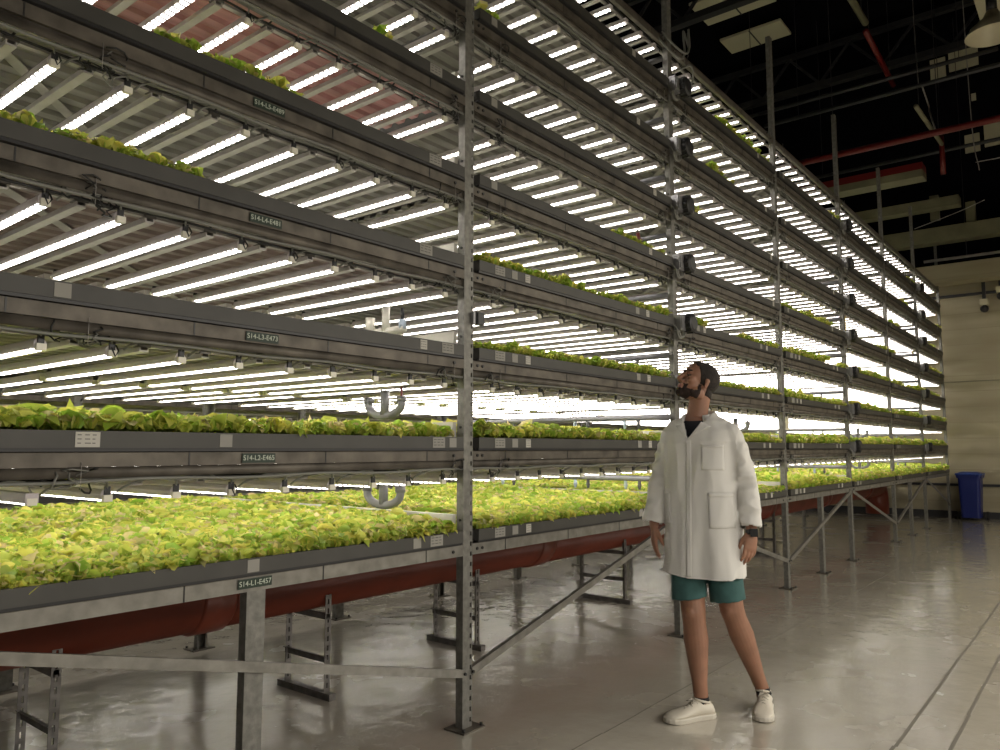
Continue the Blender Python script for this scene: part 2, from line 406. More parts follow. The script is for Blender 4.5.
# ------------------------------------------------------------------ grow trays
def tray_mesh(L_=S-.12):
    b = MB(); m = M['lip']; D0, D1 = -.022, DEP-.03
    b.box(0, L_, D0, D0+.006, -.055, 0, m); b.box(0, L_, D0+.006, D0+.022, -.006, 0, m)
    b.box(0, L_, D1-.006, D1, -.055, 0, m); b.box(0, .006, D0+.006, D1-.006, -.055, 0, m); b.box(L_-.006, L_, D0+.006, D1-.006, -.055, 0, m)
    b.box(.006, L_-.006, D0+.006, D1-.006, -.060, -.050, m)
    b.box(.0, L_, D0+.004, D0+.02, -.066, -.055, M['blackp'])
    return b.mesh('grow_tray')
TRAY = tray_mesh()
MAT = MB().box(.006, S-.126, -.01, DEP-.04, -.05, -.012, M['mat']).mesh('growing_mat')
def label_mesh(w, h, dim, lines):
    b = MB(); b.box(-w/2, w/2, -.0012, 0, -h/2, h/2, M['paper2' if dim else 'paper'])
    if lines:
        r = random.Random(int(w*9999))
        for k in range(3):
            z = h*(.30-.27*k)
            for (a, c) in ((-.42, -.2), (-.12, .12), (.18, .38)):
                b.box(w*a, w*(c-r.uniform(0, .08)), -.0018, -.0012, z-h*.025, z+h*.03, M['ink'])
    return b.mesh('paper_label')
LAB = [label_mesh(.075, .048, False, True), label_mesh(.05, .046, True, False), label_mesh(.085, .05, True, True), label_mesh(.045, .045, False, True)]
for b in range(-1, 6):
    for l in range(1, 9):
        t = link('grow_tray', TRAY, None, (PX[b]+.06, 0, LIP[l]))
        tag(t, f'dark grey grow tray on the {LEVELNAME[l]} shelf up, {BAY[b]}', 'tray', 'grow trays along the rack front')
        link('growing_mat', MAT, t)
        rr = random.Random(b*17+l)
        spots = [(2, 2.13), (0, 1.98)] if l != 2 or b != -1 else []
        if b == -1 and l == 2: spots = [(0, .487), (1, .97), (2, 2.10), (1, 2.20)]
        if b == -1 and l == 1: spots = [(1, 1.10), (1, 1.96), (2, 2.09)]
        if b == -1 and l == 3: spots = [(1, .39), (3, 1.99), (2, 2.16)]
        if b == -1 and l >= 4: spots = [(2, 2.06)] if l > 4 else [(2, 2.0)]
        if b >= 0: spots = [(2, .17), (1, .30), (3, .42), (1, 1.7), (3, 1.85)] if l < 5 else [(1, .12), (3, 1.9+rr.uniform(-.3, .2))]
        if b >= 3: spots = spots[:2]
        for k, xx in spots: link('paper_label', LAB[k], t, (xx, -.0225, -.028))
t2 = MB(); L_ = PX[6]-PX[-1]-.12
t2.box(0, L_, -.022, -.016, -.055, 0, M['lip']); t2.box(0, L_, DEP-.04, DEP-.034, -.055, 0, M['lip']); t2.box(0, L_, -.016, DEP-.04, -.060, -.020, M['mat'])
t2.box(0, .006, -.016, DEP-.04, -.02, 0, M['lip']); t2.box(L_-.006, L_, -.016, DEP-.04, -.02, 0, M['lip']); T2 = t2.mesh('grow_tray')
for l in range(1, 9):
    tag(link('grow_tray', T2, None, (PX[-1]+.06, R2, LIP[l])), f'long grow tray on the {LEVELNAME[l]} shelf up of the rear rack', 'tray', 'grow trays of the rear rack')

# ------------------------------------------------------------------ lettuce
def leaf_template(nx, ny, seed):
    r = np.random.default_rng(seed); V = []
    for j in range(ny+1):
        t = j/ny; w = .52*math.sin(PI*(.10+.72*t))**.6
        for i in range(nx+1):
            s = (i/nx*2-1)
            fr = (abs(s)**2)*t
            V.append((s*w+r.normal(0, .07)*t, t-.16*s*s*t+r.normal(0, .05)*t, .30*math.sin(t*2.4) - .22*t*t + fr*r.uniform(-.5, .6)+r.normal(0, .09)*t))
    F = [(j*(nx+1)+i, j*(nx+1)+i+1, (j+1)*(nx+1)+i+1, (j+1)*(nx+1)+i) for j in range(ny) for i in range(nx)]
    return np.array(V), np.array(F)
def lettuce(name, cells, parent=None):
    """cells: list of (xs, ys, z0, height scale, leaf detail) arrays of plant positions"""
    VV = []; FF = []; CC = []; off = 0
    for xs, ys, z0, hs, det in cells:
        n = len(xs)
        if n == 0: continue
        nl = 7 if det else 5
        tmpl = [leaf_template(3, 3, s) if det else leaf_template(2, 2, s) for s in range(6)]
        for q in range(nl):
            V, F = tmpl[q % 6]; nv = len(V)
            yaw = rng.uniform(0, 2*PI, n); tilt = rng.uniform(.25, 1.25, n) if q else rng.uniform(1.1, 1.5, n)
            ln = rng.uniform(.028, .050, n)*hs*(1 if det else 1.35); wd = ln*rng.uniform(.85, 1.25, n)
            X = V[None, :, 0]*wd[:, None]; Y = V[None, :, 1]*ln[:, None]; Z = V[None, :, 2]*ln[:, None]*rng.uniform(.6, 1.5, n)[:, None]
            ct, st = np.cos(tilt)[:, None], np.sin(tilt)[:, None]
            Y2 = Y*ct-Z*st; Z2 = Y*st+Z*ct; cy, sy = np.cos(yaw)[:, None], np.sin(yaw)[:, None]
            Xw = X*cy-Y2*sy+xs[:, None]; Yw = X*sy+Y2*cy+ys[:, None]; Zw = Z2+z0[:, None]
            VV.append(np.stack([Xw, Yw, Zw], -1).reshape(-1, 3))
            FF.append((F[None]+off+np.arange(n)[:, None, None]*nv).reshape(-1, 4)); off += n*nv
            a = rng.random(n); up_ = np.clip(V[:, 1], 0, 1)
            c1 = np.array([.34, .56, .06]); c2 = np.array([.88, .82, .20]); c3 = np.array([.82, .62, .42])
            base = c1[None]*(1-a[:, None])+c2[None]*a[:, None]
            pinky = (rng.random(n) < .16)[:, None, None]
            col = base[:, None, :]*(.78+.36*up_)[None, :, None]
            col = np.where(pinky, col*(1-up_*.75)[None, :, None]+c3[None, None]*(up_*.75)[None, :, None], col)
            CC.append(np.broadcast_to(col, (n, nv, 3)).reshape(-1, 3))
    V = np.concatenate(VV); F = np.concatenate(FF); C = np.concatenate(CC)
    me = bpy.data.meshes.new(name); me.vertices.add(len(V)); me.vertices.foreach_set('co', V.astype(np.float32).ravel())
    me.loops.add(len(F)*4); me.loops.foreach_set('vertex_index', F.astype(np.int32).ravel())
    me.polygons.add(len(F)); me.polygons.foreach_set('loop_start', np.arange(len(F), dtype=np.int32)*4)
    me.update(calc_edges=True); me.validate()
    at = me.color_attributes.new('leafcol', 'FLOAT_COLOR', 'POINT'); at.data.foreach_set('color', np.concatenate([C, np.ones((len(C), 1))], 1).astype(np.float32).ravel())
    me.polygons.foreach_set('use_smooth', np.ones(len(F), bool)); me.materials.append(M['leaf'])
    return link(name, me, parent)
def cellgrid(b, y0, y1, sp, z, hs, det, patch=None, yoff=0, x0=None, x1=None):
    xa, xb_ = (PX[b]+.10, PX[b+1]-.10) if x0 is None else (x0, x1)
    gx, gy = np.meshgrid(np.arange(xa, xb_, sp), np.arange(y0, y1, sp)); gx = gx.ravel()+rng.uniform(-.45, .45, gx.size)*sp; gy = gy.ravel()+rng.uniform(-.45, .45, gy.size)*sp
    gy = np.clip(gy, yoff+.0, yoff+DEP-.06)
    hv = np.clip(.5+.28*np.sin(gx*19+3*np.sin(gy*7)+z*9)*np.sin(gy*23+2*np.sin(gx*11))+.25*np.sin(gx*2.1+z*9)+.2*rng.normal(0, 1, gx.size), 0, 1.2)
    zz = z-.014+hv*.016+(.028*np.clip((gy-yoff)/.35, 0, 1) if z < 1.1 else .012); keep = np.ones(len(gx), bool)
    if patch: keep = (np.sin(gx*1.7+z*11)+.5*np.sin(gx*4.1+z*7)) > patch
    return (gx[keep], gy[keep], zz[keep], hs*(.72+.55*hv[keep]) , det)
for l in range(1, 9):
    cells = []
    for b in range(-1, 6):
        near = b <= 1
        if l == 1: cells.append(cellgrid(b, 0, 2.38, .038 if near else .06, LIP[l], 1.12 if near else 1.3, near))
        elif l == 2:
            cells.append(cellgrid(b, 0, .35, .046 if near else .06, LIP[l], 1.25, near)); cells.append(cellgrid(b, .35, 2.38, .075, LIP[l], 1.2, False))
        else:
            pt = {3: None, 4: -.25, 5: .8, 6: 1.2, 7: 1.1, 8: .9}[l]
            if l == 8 and b in (1, 2): pt = .1
            if b >= 1 and l == 5: pt = .3
            if b >= 0 and l in (4,): pt = -.9
            if l == 3 and b == -1: pt = .15
            cells.append(cellgrid(b, 0, .35, .045 if near else .065, LIP[l], {3: 1.05, 4: 1.0}.get(l, .85), near and l < 6, pt))
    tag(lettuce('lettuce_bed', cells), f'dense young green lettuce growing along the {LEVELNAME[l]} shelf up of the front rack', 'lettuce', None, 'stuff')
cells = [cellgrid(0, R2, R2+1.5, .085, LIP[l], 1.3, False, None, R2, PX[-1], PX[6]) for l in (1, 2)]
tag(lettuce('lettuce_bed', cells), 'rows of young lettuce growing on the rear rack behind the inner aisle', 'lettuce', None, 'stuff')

# ------------------------------------------------------------------ grow lights
LW, LH = .037, .030
def lamp_body(b, ox=0, oy=0, oz=0, L_=1.16, simple=False):
    w = LW/2
    if simple:
        b.box(ox-w, ox+w, oy, oy+L_, oz-.003, oz+.028, M['body']); return
    prof = [(-.0155, -.003), (-w, .006), (-w, .016), (-w*.7, .027), (-w*.45, .030), (w*.45, .030), (w*.7, .027), (w, .016), (w, .006), (.0155, -.003)]
    b.rings([[(ox+x, oy+.012, oz+z) for x, z in prof], [(ox+x, oy+L_-.012, oz+z) for x, z in prof]], M['body'])
def lamp_led(b, ox=0, oy=0, oz=0, L_=1.16):
    w = .0160
    prof = [(-w, -.0035), (-w*.75, -.0085), (w*.75, -.0085), (w, -.0035)]
    vs = [(ox+x, oy+yy, oz+z) for yy in (.02, L_-.02) for x, z in prof]
    b.add(vs, [(0, 1, 5, 4), (1, 2, 6, 5), (2, 3, 7, 6)], M['led'])
b = MB(); lamp_body(b); LB = b.mesh('housing')
b = MB(); lamp_led(b); LL = b.mesh('led_strip')
b = MB(); b.box(-.0145, .0145, -.003, .014, -.010, .012, M['cap']); b.box(-.009, .009, .002, .013, .012, .040, M['blackp']); LC = b.mesh('end_cap')
b = MB(); b.box(-.018, .018, 1.146, 1.164, -.013, .010, M['cap']); b.box(-.008, .008, 1.148, 1.158, .010, .042, M['blackp']); LC2 = b.mesh('end_cap')
b = MB(); b.tube([(0, .01, .030), (-.006, -.006, .050), (-.03, -.022, .066), (-.075, -.03, .070), (-.12, -.022, .062), (-.165, -.01, .048), (-.19, .005, .034), (-.20, .02, .02)], .0042, M['cable'], 6)
LK = b.mesh('cable', True)
b = MB(); b.tube([(.0, .01, .03), (-.02, -.03, .06), (-.08, -.04, .055), (-.11, -.02, .075), (-.16, .0, .07)], .0038, M['cable'], 6); b.tube([(.01, 0, .03), (.012, -.015, .01), (.0, -.02, -.01), (-.01, -.012, .02)], .003, M['black'], 5)
LK2 = b.mesh('cable', True)
b = MB(); lamp_body(b, simple=True); lamp_led(b); b.box(-.0145, .0145, -.003, .014, -.010, .012, M['cap']); b.tube([(0, .01, .030), (-.03, -.022, .062), (-.075, -.03, .068), (-.14, -.01, .05)], .004, M['cable'], 4); LSIMPLE = b.mesh('grow_light')
def shown(x, y0, z, l):
    lipz = LIP[l-1]; ymax = DEP
    if lipz > CAM.z:
        ymax = (z-CAM.z)/(lipz-CAM.z)*2.546-2.546
    ya, yb = y0, min(y0+1.16, ymax)
    if yb-ya < .03: return 0
    tot = 0; prev = None
    for t in range(9):
        q = proj((x, ya+(yb-ya)*t/8, z))
        if q and prev and 0 <= q[0] <= 1000 and 0 <= q[1] <= 750: tot += math.hypot(q[0]-prev[0], q[1]-prev[1])
        prev = q
    dd = (Vector((x, ya, z))-CAM).length
    return tot/dd
lamps = []
for b_ in range(-1, 6):
    for l in range(2, 10):
        for k in range(10):
            x = lamp_x(b_, k); z = LIP[l]-.203-(.018 if l == 2 else 0)
            for row, y0 in ((0, .055), (1, 1.265)): lamps.append((shown(x, y0, z, l), b_, l, k, row, x, y0, z))
lamps.sort(key=lambda a: -a[0])
SIDE = {0: 'front', 1: 'rear'}
for n, (sz, b_, l, k, row, x, y0, z) in enumerate(lamps[:300]):
    place = f'{ORD[10-k]} left of the first post' if b_ == -1 else f'{ORD[k+1]} past the {ORD[b_+1]} post'
    shelf = 'the top frame' if l == 9 else 'shelf '+['', 'one', 'two', 'three', 'four', 'five', 'six', 'seven', 'eight'][l]
    lab = f'white LED bar under {shelf}, {SIDE[row]} row, {place}'
    jit = random.uniform(-.008, .008)
    if n < 170:
        o = empty('grow_light', (x+jit, y0, z)); o.rotation_euler = (0, 0, random.uniform(-.006, .006))
        link('housing', LB, o); link('led_strip', LL, o); link('end_cap', LC, o); link('end_cap', LC2, o)
        if row == 0 and not (k == 0): link('cable', LK if random.random() < .6 else LK2, o)
    else: o = link('grow_light', LSIMPLE, None, (x+jit, y0, z))
    tag(o, lab, 'grow light', 'LED grow lights under the shelves')
rest = MB()
for sz, b_, l, k, row, x, y0, z in lamps[300:]:
    lamp_body(rest, x, y0, z, simple=True); lamp_led(rest, x, y0, z)
tag(rest.build('grow_lights_far'), 'hundreds of far white LED bars glowing under the shelves towards the beige wall', 'grow lights', None, 'stuff')
rest = MB()
for b_ in range(-1, 6):
    for l in range(2, 10):
        for k in range(10):
            for y0 in (.055, 1.265):
                x = lamp_x(b_, k); z = LIP[l]-.203-(.018 if l == 2 else 0)
                rest.box(x-LW/2, x+LW/2, R2+y0, R2+y0+1.16, z-.006, z+.024, M['body']); lamp_led(rest, x, R2+y0, z)
tag(rest.build('grow_lights_rear'), 'white LED bars glowing under the shelves of the rear rack', 'grow lights', None, 'stuff')

# ------------------------------------------------------------------ pipework of the shelves
vb = MB()
vb.box(-.046, .042, -.060, -.004, -.062, .058, M['silver']); vb.box(-.034, .030, -.068, -.060, -.046, .042, M['silver']); VB = vb.mesh('valve_box')
vb = MB(); vb.tube([(.085, -.115, 0), (.085, -.105, 0), (.085, -.07, 0), (.085, -.045, 0), (.085, -.028, 0)], [.05, .070, .074, .068, .04], M['blackp'], 20); vb.tube([(.0, -.035, -.01), (.085, -.05, -.01)], .016, M['pipe_dark'], 10)
for a in range(12): vb.box(.085+.071*math.cos(a*PI/6)-.007, .085+.071*math.cos(a*PI/6)+.007, -.10, -.05, .071*math.sin(a*PI/6)-.007, .071*math.sin(a*PI/6)+.007, M['blackp'])
VD = vb.mesh('drum', False)
vb = MB()
for dx, rr in ((0, .055), (.03, .045)):
    vb.tube([(-.055-dx, -.01, -.02)]+[(-.005+(-.05)*math.cos(a*PI/8)+dx, -.035, -.065-rr*math.sin(a*PI/8)) for a in range(9)]+[(.05+dx, -.02, -.02)], .008, M['cable'], 8)
VH = vb.mesh('hose_loop', True)
for i in (1, 3, 5):
    for l in range(2, 9):
        o = empty('valve', (PX[i], -.004, LIP[l]-.03)); link('valve_box', VB, o); link('drum', VD, o); link('hose_loop', VH, o)
        tag(o, f'silver box valve with black drum on the {POST[i]} post beside the {LEVELNAME[l]} shelf up', 'valve', 'valves on the rack posts')
for i in (1, 3, 5):
    for l in range(1, 9):
        m = 'pvcg' if l <= 2 else 'pipe_dark'  # upper pipes darker: their silhouette shade is put into the colour
        p = MB().tube([(0, .03, 0), (0, DEP-.05, 0)], .021, M[m], 12).build('irrigation_pipe', None, True, (PX[i]-.075, 0, LIP[l]+.178))
        tag(p, f'grey cross pipe with drip nozzles over the {LEVELNAME[l]} shelf up at the {POST[i]} post', 'pipe', 'irrigation pipes across the rack')
        if l <= 4:
            for yy in (.29, .41, .75, .87, 1.5, 1.62):
                q = MB().tube([(0, yy, -.012), (0, yy, -.05)], .013, M['nozzle'] if yy in (.41, .87, 1.62) else M['pipe_dark'], 8)
                q.tube([(0, yy, -.05), (0, yy, -.085)], [.018, .008], M['nozzle'] if yy in (.41, .87, 1.62) else M['pipe_dark'], 8)
                q.build('drip_nozzle', p)
def ufit(i, l):
    b = MB(); r = .021; h = .125; c = [(0, h*math.cos(a), .075-.060*math.sin(a)) for a in [k*PI/12 for k in range(13)]]
    b.tube([(0, h, .11)]+c+[(0, -h, .11)], r, M['pvcg'], 12); b.tube([(0, 0, .02), (0, 0, .15)], .024, M['pvcg'], 12)
    for q in (-h, h): b.tube([(0, q, .085), (0, q, .115)], .0265, M['pvcg'], 12)
    o = b.build('drain_fitting', None, True, (PX[i]-.175, .43, LIP[l]+.098))
    MB().tube([(0, -h, .115), (0, -h, .150), (.002, -h, .165)], [.006, .006, .009], M['redpipe'] if l % 2 == 0 else M['black'], 8).build('float_stem', o)
    tag(o, f'grey plastic double-cup drain fitting over the {LEVELNAME[l]} shelf up by the {POST[i]} post', 'pipe fitting', 'drain fittings')
for l in (1, 2): ufit(0, l)
for i in (2, 4): ufit(i, 1); ufit(i, 2)
b = MB(); b.tube([(0, .14, .0), (0, -.14, .0)], .02, M['cross'], 12); b.tube([(0, .125, .0), (0, .125, .085)], .026, M['cross'], 12); b.tube([(0, 0, 0), (0, 0, .13)], .022, M['cross'], 12); b.tube([(0, -.125, .0), (0, -.125, .05)], .020, M['nozzle'], 12); b.tube([(0, -.125, .05), (0, -.125, .11)], .009, M['black'], 8)
tag(b.build('drain_fitting', None, True, (PX[0]-.175, .43, LIP[3]+.10)), 'white upright drain stubs over the third shelf up left of the nearest post', 'pipe fitting', 'drain fittings')

# small black boxes and traps
b = MB(); b.box(.008, .064, -.030, -.002, -.032, .032, M['blackp']); b.box(-.012, .008, -.022, -.002, -.030, .030, M['silver']); b.box(.012, .060, -.034, -.030, -.028, .028, M['blackp'])
o = b.build('sensor_box', None, False, (PX[0]+.025, -.0, 2.035)); tag(o, 'small black square sensor box clipped to the nearest slotted post', 'sensor')
for nm_, x, z, h_, m, lb in (('sticky_trap', 10.56, 3.02, .22, 'yellow', 'yellow sticky insect trap hanging beside the fourth post'), ('sticky_trap', 14.94, 3.0, .20, 'yellow', 'yellow sticky insect trap hanging beside the sixth post'), ('sticky_trap', 8.12, 1.69, .26, 'cream', 'cream card strip hanging right of the third post')):
    q = MB().box(-.05, .05, .10, .103, -h_/2, h_/2, M[m]); q.tube([(0, .101, h_/2), (0, .101, h_/2+.08)], .0015, M['black'], 4)
    tag(q.build(nm_, None, False, (x, 0, z)), lb, 'insect trap')
q = MB().tube([(0, 0, .02), (0, 0, -.02)], .016, M['redpipe'], 10); q.tube([(0, 0, .02), (0, 0, .06)], .006, M['black'], 6); q.box(-.03, .03, -.02, .02, -.035, -.02, M['redpipe'])
tag(q.build('tap_valve', None, False, (4.98, .12, LIP[6]-.33)), 'small red plastic tap beneath the sixth shelf near the second post', 'tap')

# ------------------------------------------------------------------ big drain pipe and its stands
py, pz, pr_ = 1.08, .665, .205
b = MB(); b.tube([(-1.5, py, pz), (15.95, py, pz), (16.1, py, pz-.03), (16.2, py, pz-.12), (16.23, py, pz-.25), (16.23, py, .12)], pr_, M['pvc'], 40)
o = b.build('drain_pipe', None, True); o.data.polygons.foreach_set('use_smooth', [len(p.vertices) == 4 for p in o.data.polygons])
tag(o, 'thick red-brown plastic drain pipe running beneath the lowest shelf', 'pipe')
for x in (2.12, 4.9, 7.6, 9.9, 12.4, 15.0): MB().tube([(x-.09, py, pz), (x-.075, py, pz), (x+.075, py, pz), (x+.09, py, pz)], [pr_+.003, pr_+.014, pr_+.014, pr_+.003], M['pvc'], 40).build('coupling', o, True)
def slotted(b, x, y, z0, z1, m, w=.04):
    b.box(x-w/2, x-w*.13, y, y+.003, z0, z1, m); b.box(x+w*.13, x+w/2, y, y+.003, z0, z1, m); b.box(x+w/2-.003, x+w/2, y+.003, y+w, z0, z1, m)
    z = z0; 
    while z < z1:
        b.box(x-w*.13, x+w*.13, y, y+.003, z, min(z+.022, z1), m); z += .05
for n, (x, ya, yb) in enumerate(((1.40, .92, 1.28), (2.79, .90, 1.28), (4.09, .92, 1.34), (6.10, .90, 1.38), (8.6, .88, 1.40), (9.9, .88, 1.40))):
    r = empty('pipe_stand', (x, 0, 0)); ztop = .56
    for yy in (ya, yb-.03):
        b = MB(); slotted(b, 0, yy, .035, ztop, M['hframe']); b.build('stand_post', r)
    MB().box(-.022, .022, ya-.05, yb+.04, 0, .036, M['hframe']).build('foot_rail', r)
    b = MB(); b.box(-.004, .0, ya, yb, .19, .225, M['hframe']); b.box(-.016, .0, ya, yb, .221, .225, M['hframe']); b.build('rung', r)
    b = MB(); b.box(-.012, .012, ya, yb, .425, .455, M['hframe']); b.build('saddle_bar', r)
    tag(r, ['nearest slotted steel pipe stand at the lower left edge under the drain pipe', 'slotted steel pipe stand left of the nearest post under the drain pipe', 'slotted steel pipe stand just behind the nearest post', 'slotted steel pipe stand between the diagonal brace and the man', 'slotted steel pipe stand behind the third post', 'farthest slotted steel pipe stand near the drain pipe end'][n], 'pipe stand', 'stands under the drain pipe')

# ------------------------------------------------------------------ overhead services
def pipe(name, pts, r, m, lb, cat='pipe', grp='overhead pipes'):
    o = MB().tube(pts, r, M[m], 10).build(name, None, True); a, c = Vector(pts[0]), Vector(pts[-1])
    for t in (.12, .88):                       # thin rods carry the run from the roof
        q = a.lerp(c, t); MB().tube([q, (q.x, q.y, H+.01)], .006, M['steel'], 5).build('hanger_rod', o)
    return tag(o, lb, cat, grp)
pipe('sprinkler_pipe', [(12, 1.6, 5.82), (12, -7.5, 5.82)], .05, 'redpipe', 'long red sprinkler pipe crossing the dark upper right')
pipe('sprinkler_pipe', [(12.7, .14, 8.0), (15.0, .20, 8.0)], .045, 'redpipe', 'short red sprinkler pipe slanting below the roof at top right')
pipe('sprinkler_pipe', [(14.2, -.62, 6.55), (14.2, -.62, 5.9)], .04, 'redpipe', 'thin red drop pipe under the long red sprinkler pipe')
pipe('conduit', [(10.5, .10, 8.02), (12.5, .09, 8.02)], .05, 'olive', 'beige conduit pair slanting down from the top edge')
for x_, z_, y0_, y1_, lb_ in ((14.0, 7.7, -1.5, 3.0, 'dark conduit under the roof behind the short red pipe'), (13.0, 7.0, -3.0, 1.9, 'dark conduit crossing above the long red pipe'), (15.5, 6.75, -4.0, 2.4, 'dark conduit crossing below the long red pipe')):
    pipe('conduit', [(x_, y0_, z_), (x_, y1_, z_)], .035, 'steel', lb_)
pipe('conduit', [(11.2, -.75, 5.95), (12.9, -.80, 5.95)], .03, 'olive', 'pale conduit ending above the long red sprinkler pipe')
b = MB(); b.box(14, 14.35, -.35, 2.2, 6.0, 6.12, M['redpipe']); b.box(14, 14.35, -.35, 2.2, 5.88, 6.0, M['olive'])
tag(b.build('cable_duct'), 'dark red topped duct behind the last tall posts', 'duct')
tag(MB().box(16.4, 16.7, -.55, 4.0, 5.98, 6.16, M['olive']).build('roof_beam'), 'olive girder end above the far rack corner', 'beam')
tag(MB().box(16.9, 17.2, -6, 5, 5.42, 5.72, M['olive']).build('air_duct'), 'long olive air duct running across above the beige wall', 'duct')
pipe('conduit', [(17.1, -6, 5.10), (17.1, 0.2, 5.10)], .03, 'bar', 'thin shiny pipe above the beige box beam')
tag(MB().box(17.0, 17.45, -6, 4.5, 4.62, 4.98, M['wall']).build('box_beam'), 'beige box beam along the top of the far wall', 'beam')
for n, (y, z0, z1) in enumerate(((-.66, 5.75, 6.15), (-.05, 5.9, 6.4))):
    tag(MB().box(17.0, 17.12, y-.08, y+.08, z0, z1, M['olive']).build('duct_hanger'), ['olive upright bracket above the air duct at right', 'olive upright bracket above the rack end'][n], 'bracket')
# roof lights and pale panels
def quad_on_roof(name, pxs, z, lb):
    pts = []
    for (x, y) in pxs:
        pts.append((x, y, z))
    b = MB(); n = len(pts); b.add(pts+[(p[0], p[1], p[2]+.05) for p in pts], [tuple(range(n)), tuple(range(2*n-1, n-1, -1))]+[(i, i+n, (i+1) % n+n, (i+1) % n) for i in range(n)], M['sky'])
    b.box(pts[0][0]-.02, pts[2][0]+.02, (pts[0][1]+pts[2][1])/2-.01, (pts[0][1]+pts[2][1])/2+.015, z-.01, z+.0, M['steel'])
    return tag(b.build(name), lb, 'roof light', 'dusty roof lights')
quad_on_roof('roof_light', [(13.0, 3.25), (13.9, 3.25), (13.9, 1.9), (13.0, 1.9)], 9.75, 'dim beige roof light panel nearer the top edge')
quad_on_roof('roof_light', [(14.6, 3.3), (15.25, 3.3), (15.25, 2.06), (14.6, 2.06)], 9.75, 'dim beige roof light panel behind the tall third post')
for n, (x, y0, y1, z0, z1) in enumerate(((17.66, -.30, -.02, 9.05, 9.50), (17.66, -.88, -.36, 9.15, 9.62), (17.66, -.82, -.56, 7.35, 7.72), (17.66, -1.35, -.90, 7.40, 7.85), (17.66, -.80, -.72, 8.42, 8.56))):
    tag(MB().box(x, x+.05, y0, y1, z0, z1, M['sky']).build('wall_panel'), ['small square pale panel high on the dark far wall', 'wide pale panel high on the dark far wall', 'small square pale panel just below the red pipe line', 'wide pale panel at the right edge below the red pipe', 'tiny white plate between the pale panels'][n], 'panel', 'pale panels on the dark upper wall')
# high-bay lamp, unlit
r = empty('high_bay_lamp', (9.9, -1.77, 6.02))
b = MB(); prof = [(.03, .30), (.06, .28), (.10, .20), (.16, .15), (.23, .09), (.27, .02), (.28, 0)]
b.tube([(0, 0, z) for _, z in prof], [q for q, _ in prof], M['lamp_shade'], 28, cap=False); b.build('lamp_shade', r, True)
b = MB(); b.tube([(0, 0, .28), (0, 0, .46)], .055, M['blackp'], 14); b.build('ballast', r, True)
MB().tube([(0, 0, .46), (0, 0, H-6.02)], .012, M['steel'], 6).build('suspension_rod', r)
tag(r, 'unlit bell-shaped high-bay lamp hanging at the upper right corner', 'lamp')
bb = MB().box(12.4, 13.95, -2.2, -1.33, 8.0, 8.04, M['sky']).build('baffle_board')
for x_, y_ in ((12.5, -2.1), (13.85, -1.43)): MB().tube([(x_, y_, 8.04), (x_, y_, H+.01)], .006, M['steel'], 5).build('hanger_rod', bb)
tag(bb, 'pale grey board behind the unlit high-bay lamp', 'panel')
def wire(pts, lb, r=.008, m='bar'):
    P_ = [Vector(p) for p in pts]; P_ = [P_[0]*2-P_[1]]+P_+[P_[-1]*2-P_[-2]]; out = []
    for i in range(1, len(P_)-2):
        a, b_, c, d = P_[i-1:i+3]
        for q in range(8): t = q/8; out.append(.5*((2*b_)+(c-a)*t+(2*a-5*b_+4*c-d)*t*t+(3*b_-a-3*c+d)*t**3))
    out.append(P_[-2]); return tag(MB().tube(out, r, M[m], 5).build('hanging_cable', None, True), lb, 'cable', 'cables hanging from the roof')
wire([(13, -.5, 9.9), (13.05, -.5, 7.3), (13, -.55, 7.0)], 'thin pale cable hanging straight down at the upper right')
wire([(13, -.56, 7.0), (13.1, -.62, 6.7), (12.9, -.66, 6.5), (12.4, -.80, 6.0)], 'looped end of pale cable above the red pipe', .012)
wire([(15, -.95, 9.9), (15, -.98, 6.9), (15, -1.05, 6.1)], 'thin cable hanging right of the looped cable')
wire([(15, -1.0, 6.25), (15, -1.6, 6.3), (14.5, -2.2, 6.6)], 'pale cable slanting off the right edge')
wire([(16, -1.0, 5.85), (16.2, -.5, 5.75), (16.3, .2, 5.6)], 'thin cable strung along the olive girder')
for k, (dy, dz, lb) in enumerate(((0, 0, 'grey cable loop rising from the second post top'), (.04, -.03, 'second grey cable loop over the second post top'))):
    wire([(5.14, -.03+dy, 4.56+dz), (5.22, -.10+dy, 4.45+dz), (5.34, -.13+dy, 4.43+dz), (5.43, -.12+dy, 4.52+dz), (5.46, -.10+dy, 4.66-dz), (5.52, -.08, 4.60+dz), (5.56, -.06, 4.75)], lb, .009, 'cable')
wire([(5.42, -.05, 4.36), (5.50, -.10, 4.40), (5.56, -.08, 4.30), (5.50, -.02, 4.22)], 'small grey cable coil right of the second post top', .009, 'cable')
# steel roof trusses, nearly black
for n, x in enumerate((7.5, 10.4, 12.2, 16.2)):
    b = MB(); b.box(x-.08, x+.08, RY, FY, 8.9, 9.02, M['steel']); b.box(x-.06, x+.06, RY, FY, 9.7, 9.8, M['steel']); y = RY
    while y < FY-1.2: b.bar((x, y, 9.0), (x, y+.6, 9.7), .05, .05, M['steel']); b.bar((x, y+.6, 9.7), (x, y+1.2, 9.0), .05, .05, M['steel']); y += 1.2
    tag(b.build('roof_truss'), ['dark roof truss nearest the camera', 'second dark roof truss', 'third dark roof truss', 'dark roof truss nearest the far wall'][n], 'truss', 'dark roof trusses')
